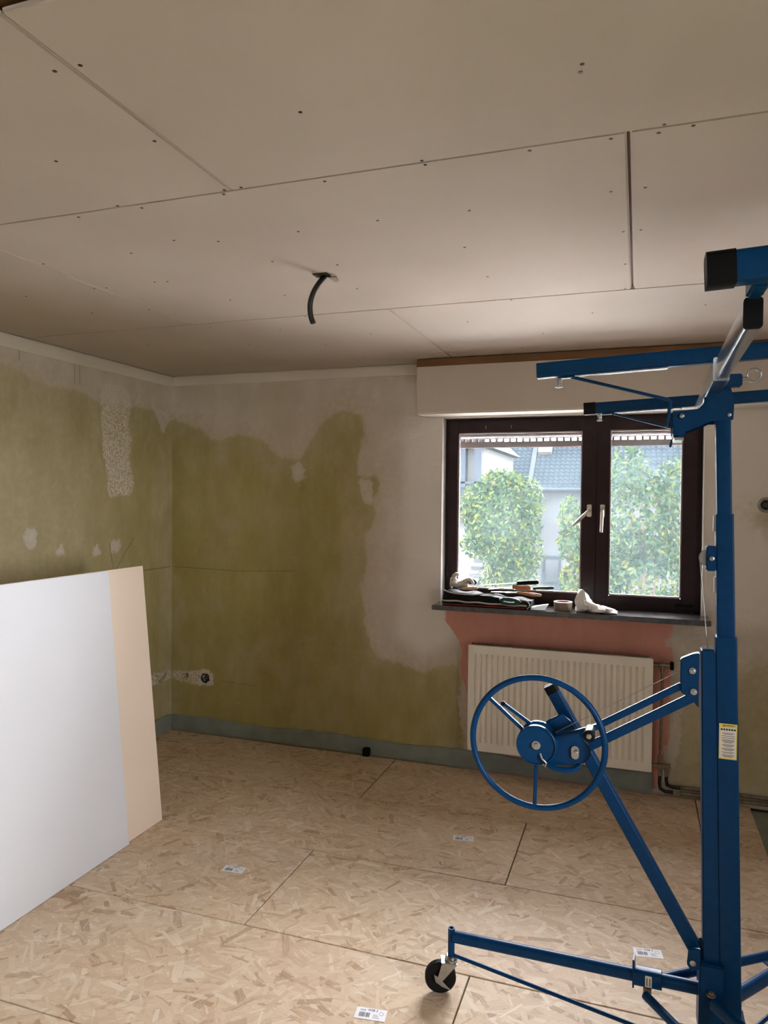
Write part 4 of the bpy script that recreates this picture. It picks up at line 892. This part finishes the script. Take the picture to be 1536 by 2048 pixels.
d_ = MB().box((-3.10, 25.9, -2.9), (-2.5, 26, -.38)).build('door', M_HD, house); MB().box((-3.02, 25.86, -1.3), (-2.58, 25.9, -.5)).build('door_pane', plain('dark_pane', (0.0040, 0.0050, 0.0065), .1, spec=.08), d_)
MB().box((-4.3, 25.85, .4), (-3.2, 26, 1.7)).build('dark_window', M_HD, house)  # window drawn as one dark box on the house wall
wh_ = empty('white_house', (-6.5, 21, GZ), 'white gabled house at the left edge of the window view', 'house')
M_WHH = plain('white_render', (0.0250, 0.0260, 0.0265), .8, spec=.08, nscale=2, var=.05)
MB().box((-8.5, 20, GZ), (-4.05, 25, 3.0)).build('house_wall', M_WHH, wh_)
MB().add([(-8.7, 19.8, 3.0), (-3.8, 19.8, 3.0), (-6.2, 19.8, 5.2), (-8.7, 25, 3.0), (-3.8, 25, 3.0), (-6.2, 25, 5.2)], [(0, 1, 2), (5, 4, 3), (0, 3, 4, 1), (1, 4, 5, 2), (2, 5, 3, 0)]).build('roof', M_RDECK, wh_)
for x0, x1, z0, z1 in ((-4.62, -4.5, 1.9, 3.1), (-4.25, -4.05, 1.9, 3.1), (-4.9, -4.05, .92, 1.14), (-4.9, -4.05, 2.0, 2.06)): MB().box((x0, 19.7, z0), (x1, 20, z1)).build('timber_beam', M_HD, wh_)
f_ = MB().box((-4.9, 19.9, 1.3), (-4.55, 20.02, 1.95)).build('house_window', M_HD, wh_)
gs = empty('garden_stairs', (-2.78, 13, GZ), 'grey outdoor stairs with thin railings at the window corner', 'stairs')
for k in range(9): MB().box((-2.95+.012*k, 12.4+.16*k, -.35+.125*k), (-2.58+.006*k, 12.6+.16*k, -.27+.125*k)).build('tread', plain('stair_stone', (0.0130, 0.0140, 0.0150), .7, spec=.08), gs)
MB().box((-2.98, 12.4, GZ), (-2.56, 13.9, -.36)).build('stair_base', M_HD, gs)
for x in (-2.99, -2.55): MB().path([(x, 12.35, .0), (x+.05, 13.75, 1.1)], .014, 6).path([(x, 12.35, GZ), (x, 12.35, .0)], .014, 6).build('railing', plain('pale_rail', (0.0225, 0.0250, 0.0275), .5, spec=.08), gs)

def leaf_material(name, c0, c1, c2):
    t = NT(name); r = t.new('ShaderNodeNewGeometry').outputs['Random Per Island']
    col = t.ramp(r, [(.1, c0), (.55, c1), (.95, c2)])
    t.fin(col, .6, 0, .05)
    tl = t.new('ShaderNodeBsdfTranslucent'); t.set(tl.inputs[0], col); m = t.new('ShaderNodeMixShader'); m.inputs[0].default_value = .35
    t.t.links.new(t.b.outputs[0], m.inputs[1]); t.t.links.new(tl.outputs[0], m.inputs[2]); t.t.links.new(m.outputs[0], t.out.inputs[0]); return t.m
M_LEAF1 = leaf_material('yellow_green_leaf', (0.0020, 0.0080, 0.0030), (0.0070, 0.0180, 0.0035), (0.0275, 0.0300, 0.0030))
M_LEAF2 = leaf_material('blue_green_leaf', (0.0025, 0.0085, 0.0050), (0.0080, 0.0180, 0.0075), (0.0225, 0.0260, 0.0060))
M_BARK = plain('bark', (0.0400, 0.0300, 0.0225), .9, spec=.08)
def tree(name, label, base, blobs, n, leaf, mat, cat='tree'):
    e = empty(name, base, label, cat, 'trees outside the window'); bx, by, bz = base
    top = Vector(blobs[0][:3])
    b = MB().path([(bx, by, bz), (bx+.05, by, bz+1.5), tuple(top)], [.10, .08, .03], 8)
    for bl in blobs: b.path([tuple(Vector((bx+.05, by, bz+1.5)).lerp(top, .5)), tuple(bl[:3])], [.03, .008], 5)
    b.build('trunk', M_BARK, e, smooth=60)
    wts = np.array([bl[3]*bl[4]*bl[5] for bl in blobs])**.75; wts = wts/wts.sum(); which = rng.choice(len(blobs), n, p=wts)
    B = np.array(blobs); dirs = rng.normal(size=(n, 3)); dirs /= np.linalg.norm(dirs, axis=1)[:, None]
    rad_ = (.55+.48*rng.random(n)**.6)[:, None]
    ctr = B[which, :3]+dirs*rad_*B[which, 3:6]
    a = rng.normal(size=(n, 3)); a[:, 2] -= .5; a /= np.linalg.norm(a, axis=1)[:, None]
    c_ = np.cross(a, dirs+.4*rng.normal(size=(n, 3))); c_ /= np.linalg.norm(c_, axis=1)[:, None]
    L = leaf*(.7+.6*rng.random(n))[:, None]
    V = np.stack([ctr-a*L*.5, ctr+c_*L*.22, ctr+a*L*.5, ctr-c_*L*.22], 1).reshape(-1, 3)-np.array(base)
    me = bpy.data.meshes.new('foliage'); me.from_pydata(V.tolist(), [], [(4*i, 4*i+1, 4*i+2, 4*i+3) for i in range(n)]); me.materials.append(mat)
    o = bpy.data.objects.new('foliage', me); C.objects.link(o); o.parent = e; o['kind'] = 'stuff'; return e
tree('round_tree', 'dense yellow green tree filling the left window pane', (-2.1, 12, GZ), [(-2.1, 12, 1.25, .62, .6, .72), (-2.45, 12, 1.45, .42, .4, .40), (-1.85, 12, 1.55, .42, .4, .45), (-1.95, 12, .75, .52, .45, .55), (-2.0, 12, .2, .5, .45, .5), (-2.15, 12, 1.85, .35, .3, .25), (-2.6, 12.2, .85, .25, .3, .28)], 9000, .095, M_LEAF1)
tree('loose_tree', 'blue green loose leaved tree filling the right window pane', (.1, 9, GZ), [(.05, 9, 1.35, .5, .45, .62), (-.12, 9, 1.9, .26, .28, .35), (.38, 9, 1.7, .24, .3, .4), (.1, 9, .6, .55, .45, .5), (.3, 9, 1.05, .36, .35, .4), (-.2, 9, .95, .3, .3, .45), (.1, 9.1, -.1, .6, .5, .5)], 9000, .072, M_LEAF2)
tree('small_shrub', 'thin green shrub between the tree and the window bar', (-.95, 11, GZ), [(-.95, 11, 1.35, .16, .2, .28), (-.9, 11, .95, .22, .25, .3), (-.85, 11, .35, .24, .25, .35), (-.7, 11, 1.0, .16, .2, .25)], 1800, .09, M_LEAF1, 'shrub')
hz_ = 5; tag(MB().loft([[(x, 70+4*math.sin(x*.2), GZ), (x, 70+4*math.sin(x*.2), 3.6+1.6*math.sin(x*.11+1)), (x, 90, 1)] for x in range(-40, 41, 4)]).build('hill', plain('hazy_hill', (0.0175, 0.0250, 0.0250), .9, spec=.08, nscale=.3), smooth=60), 'pale wooded hill behind the houses', kind='structure')
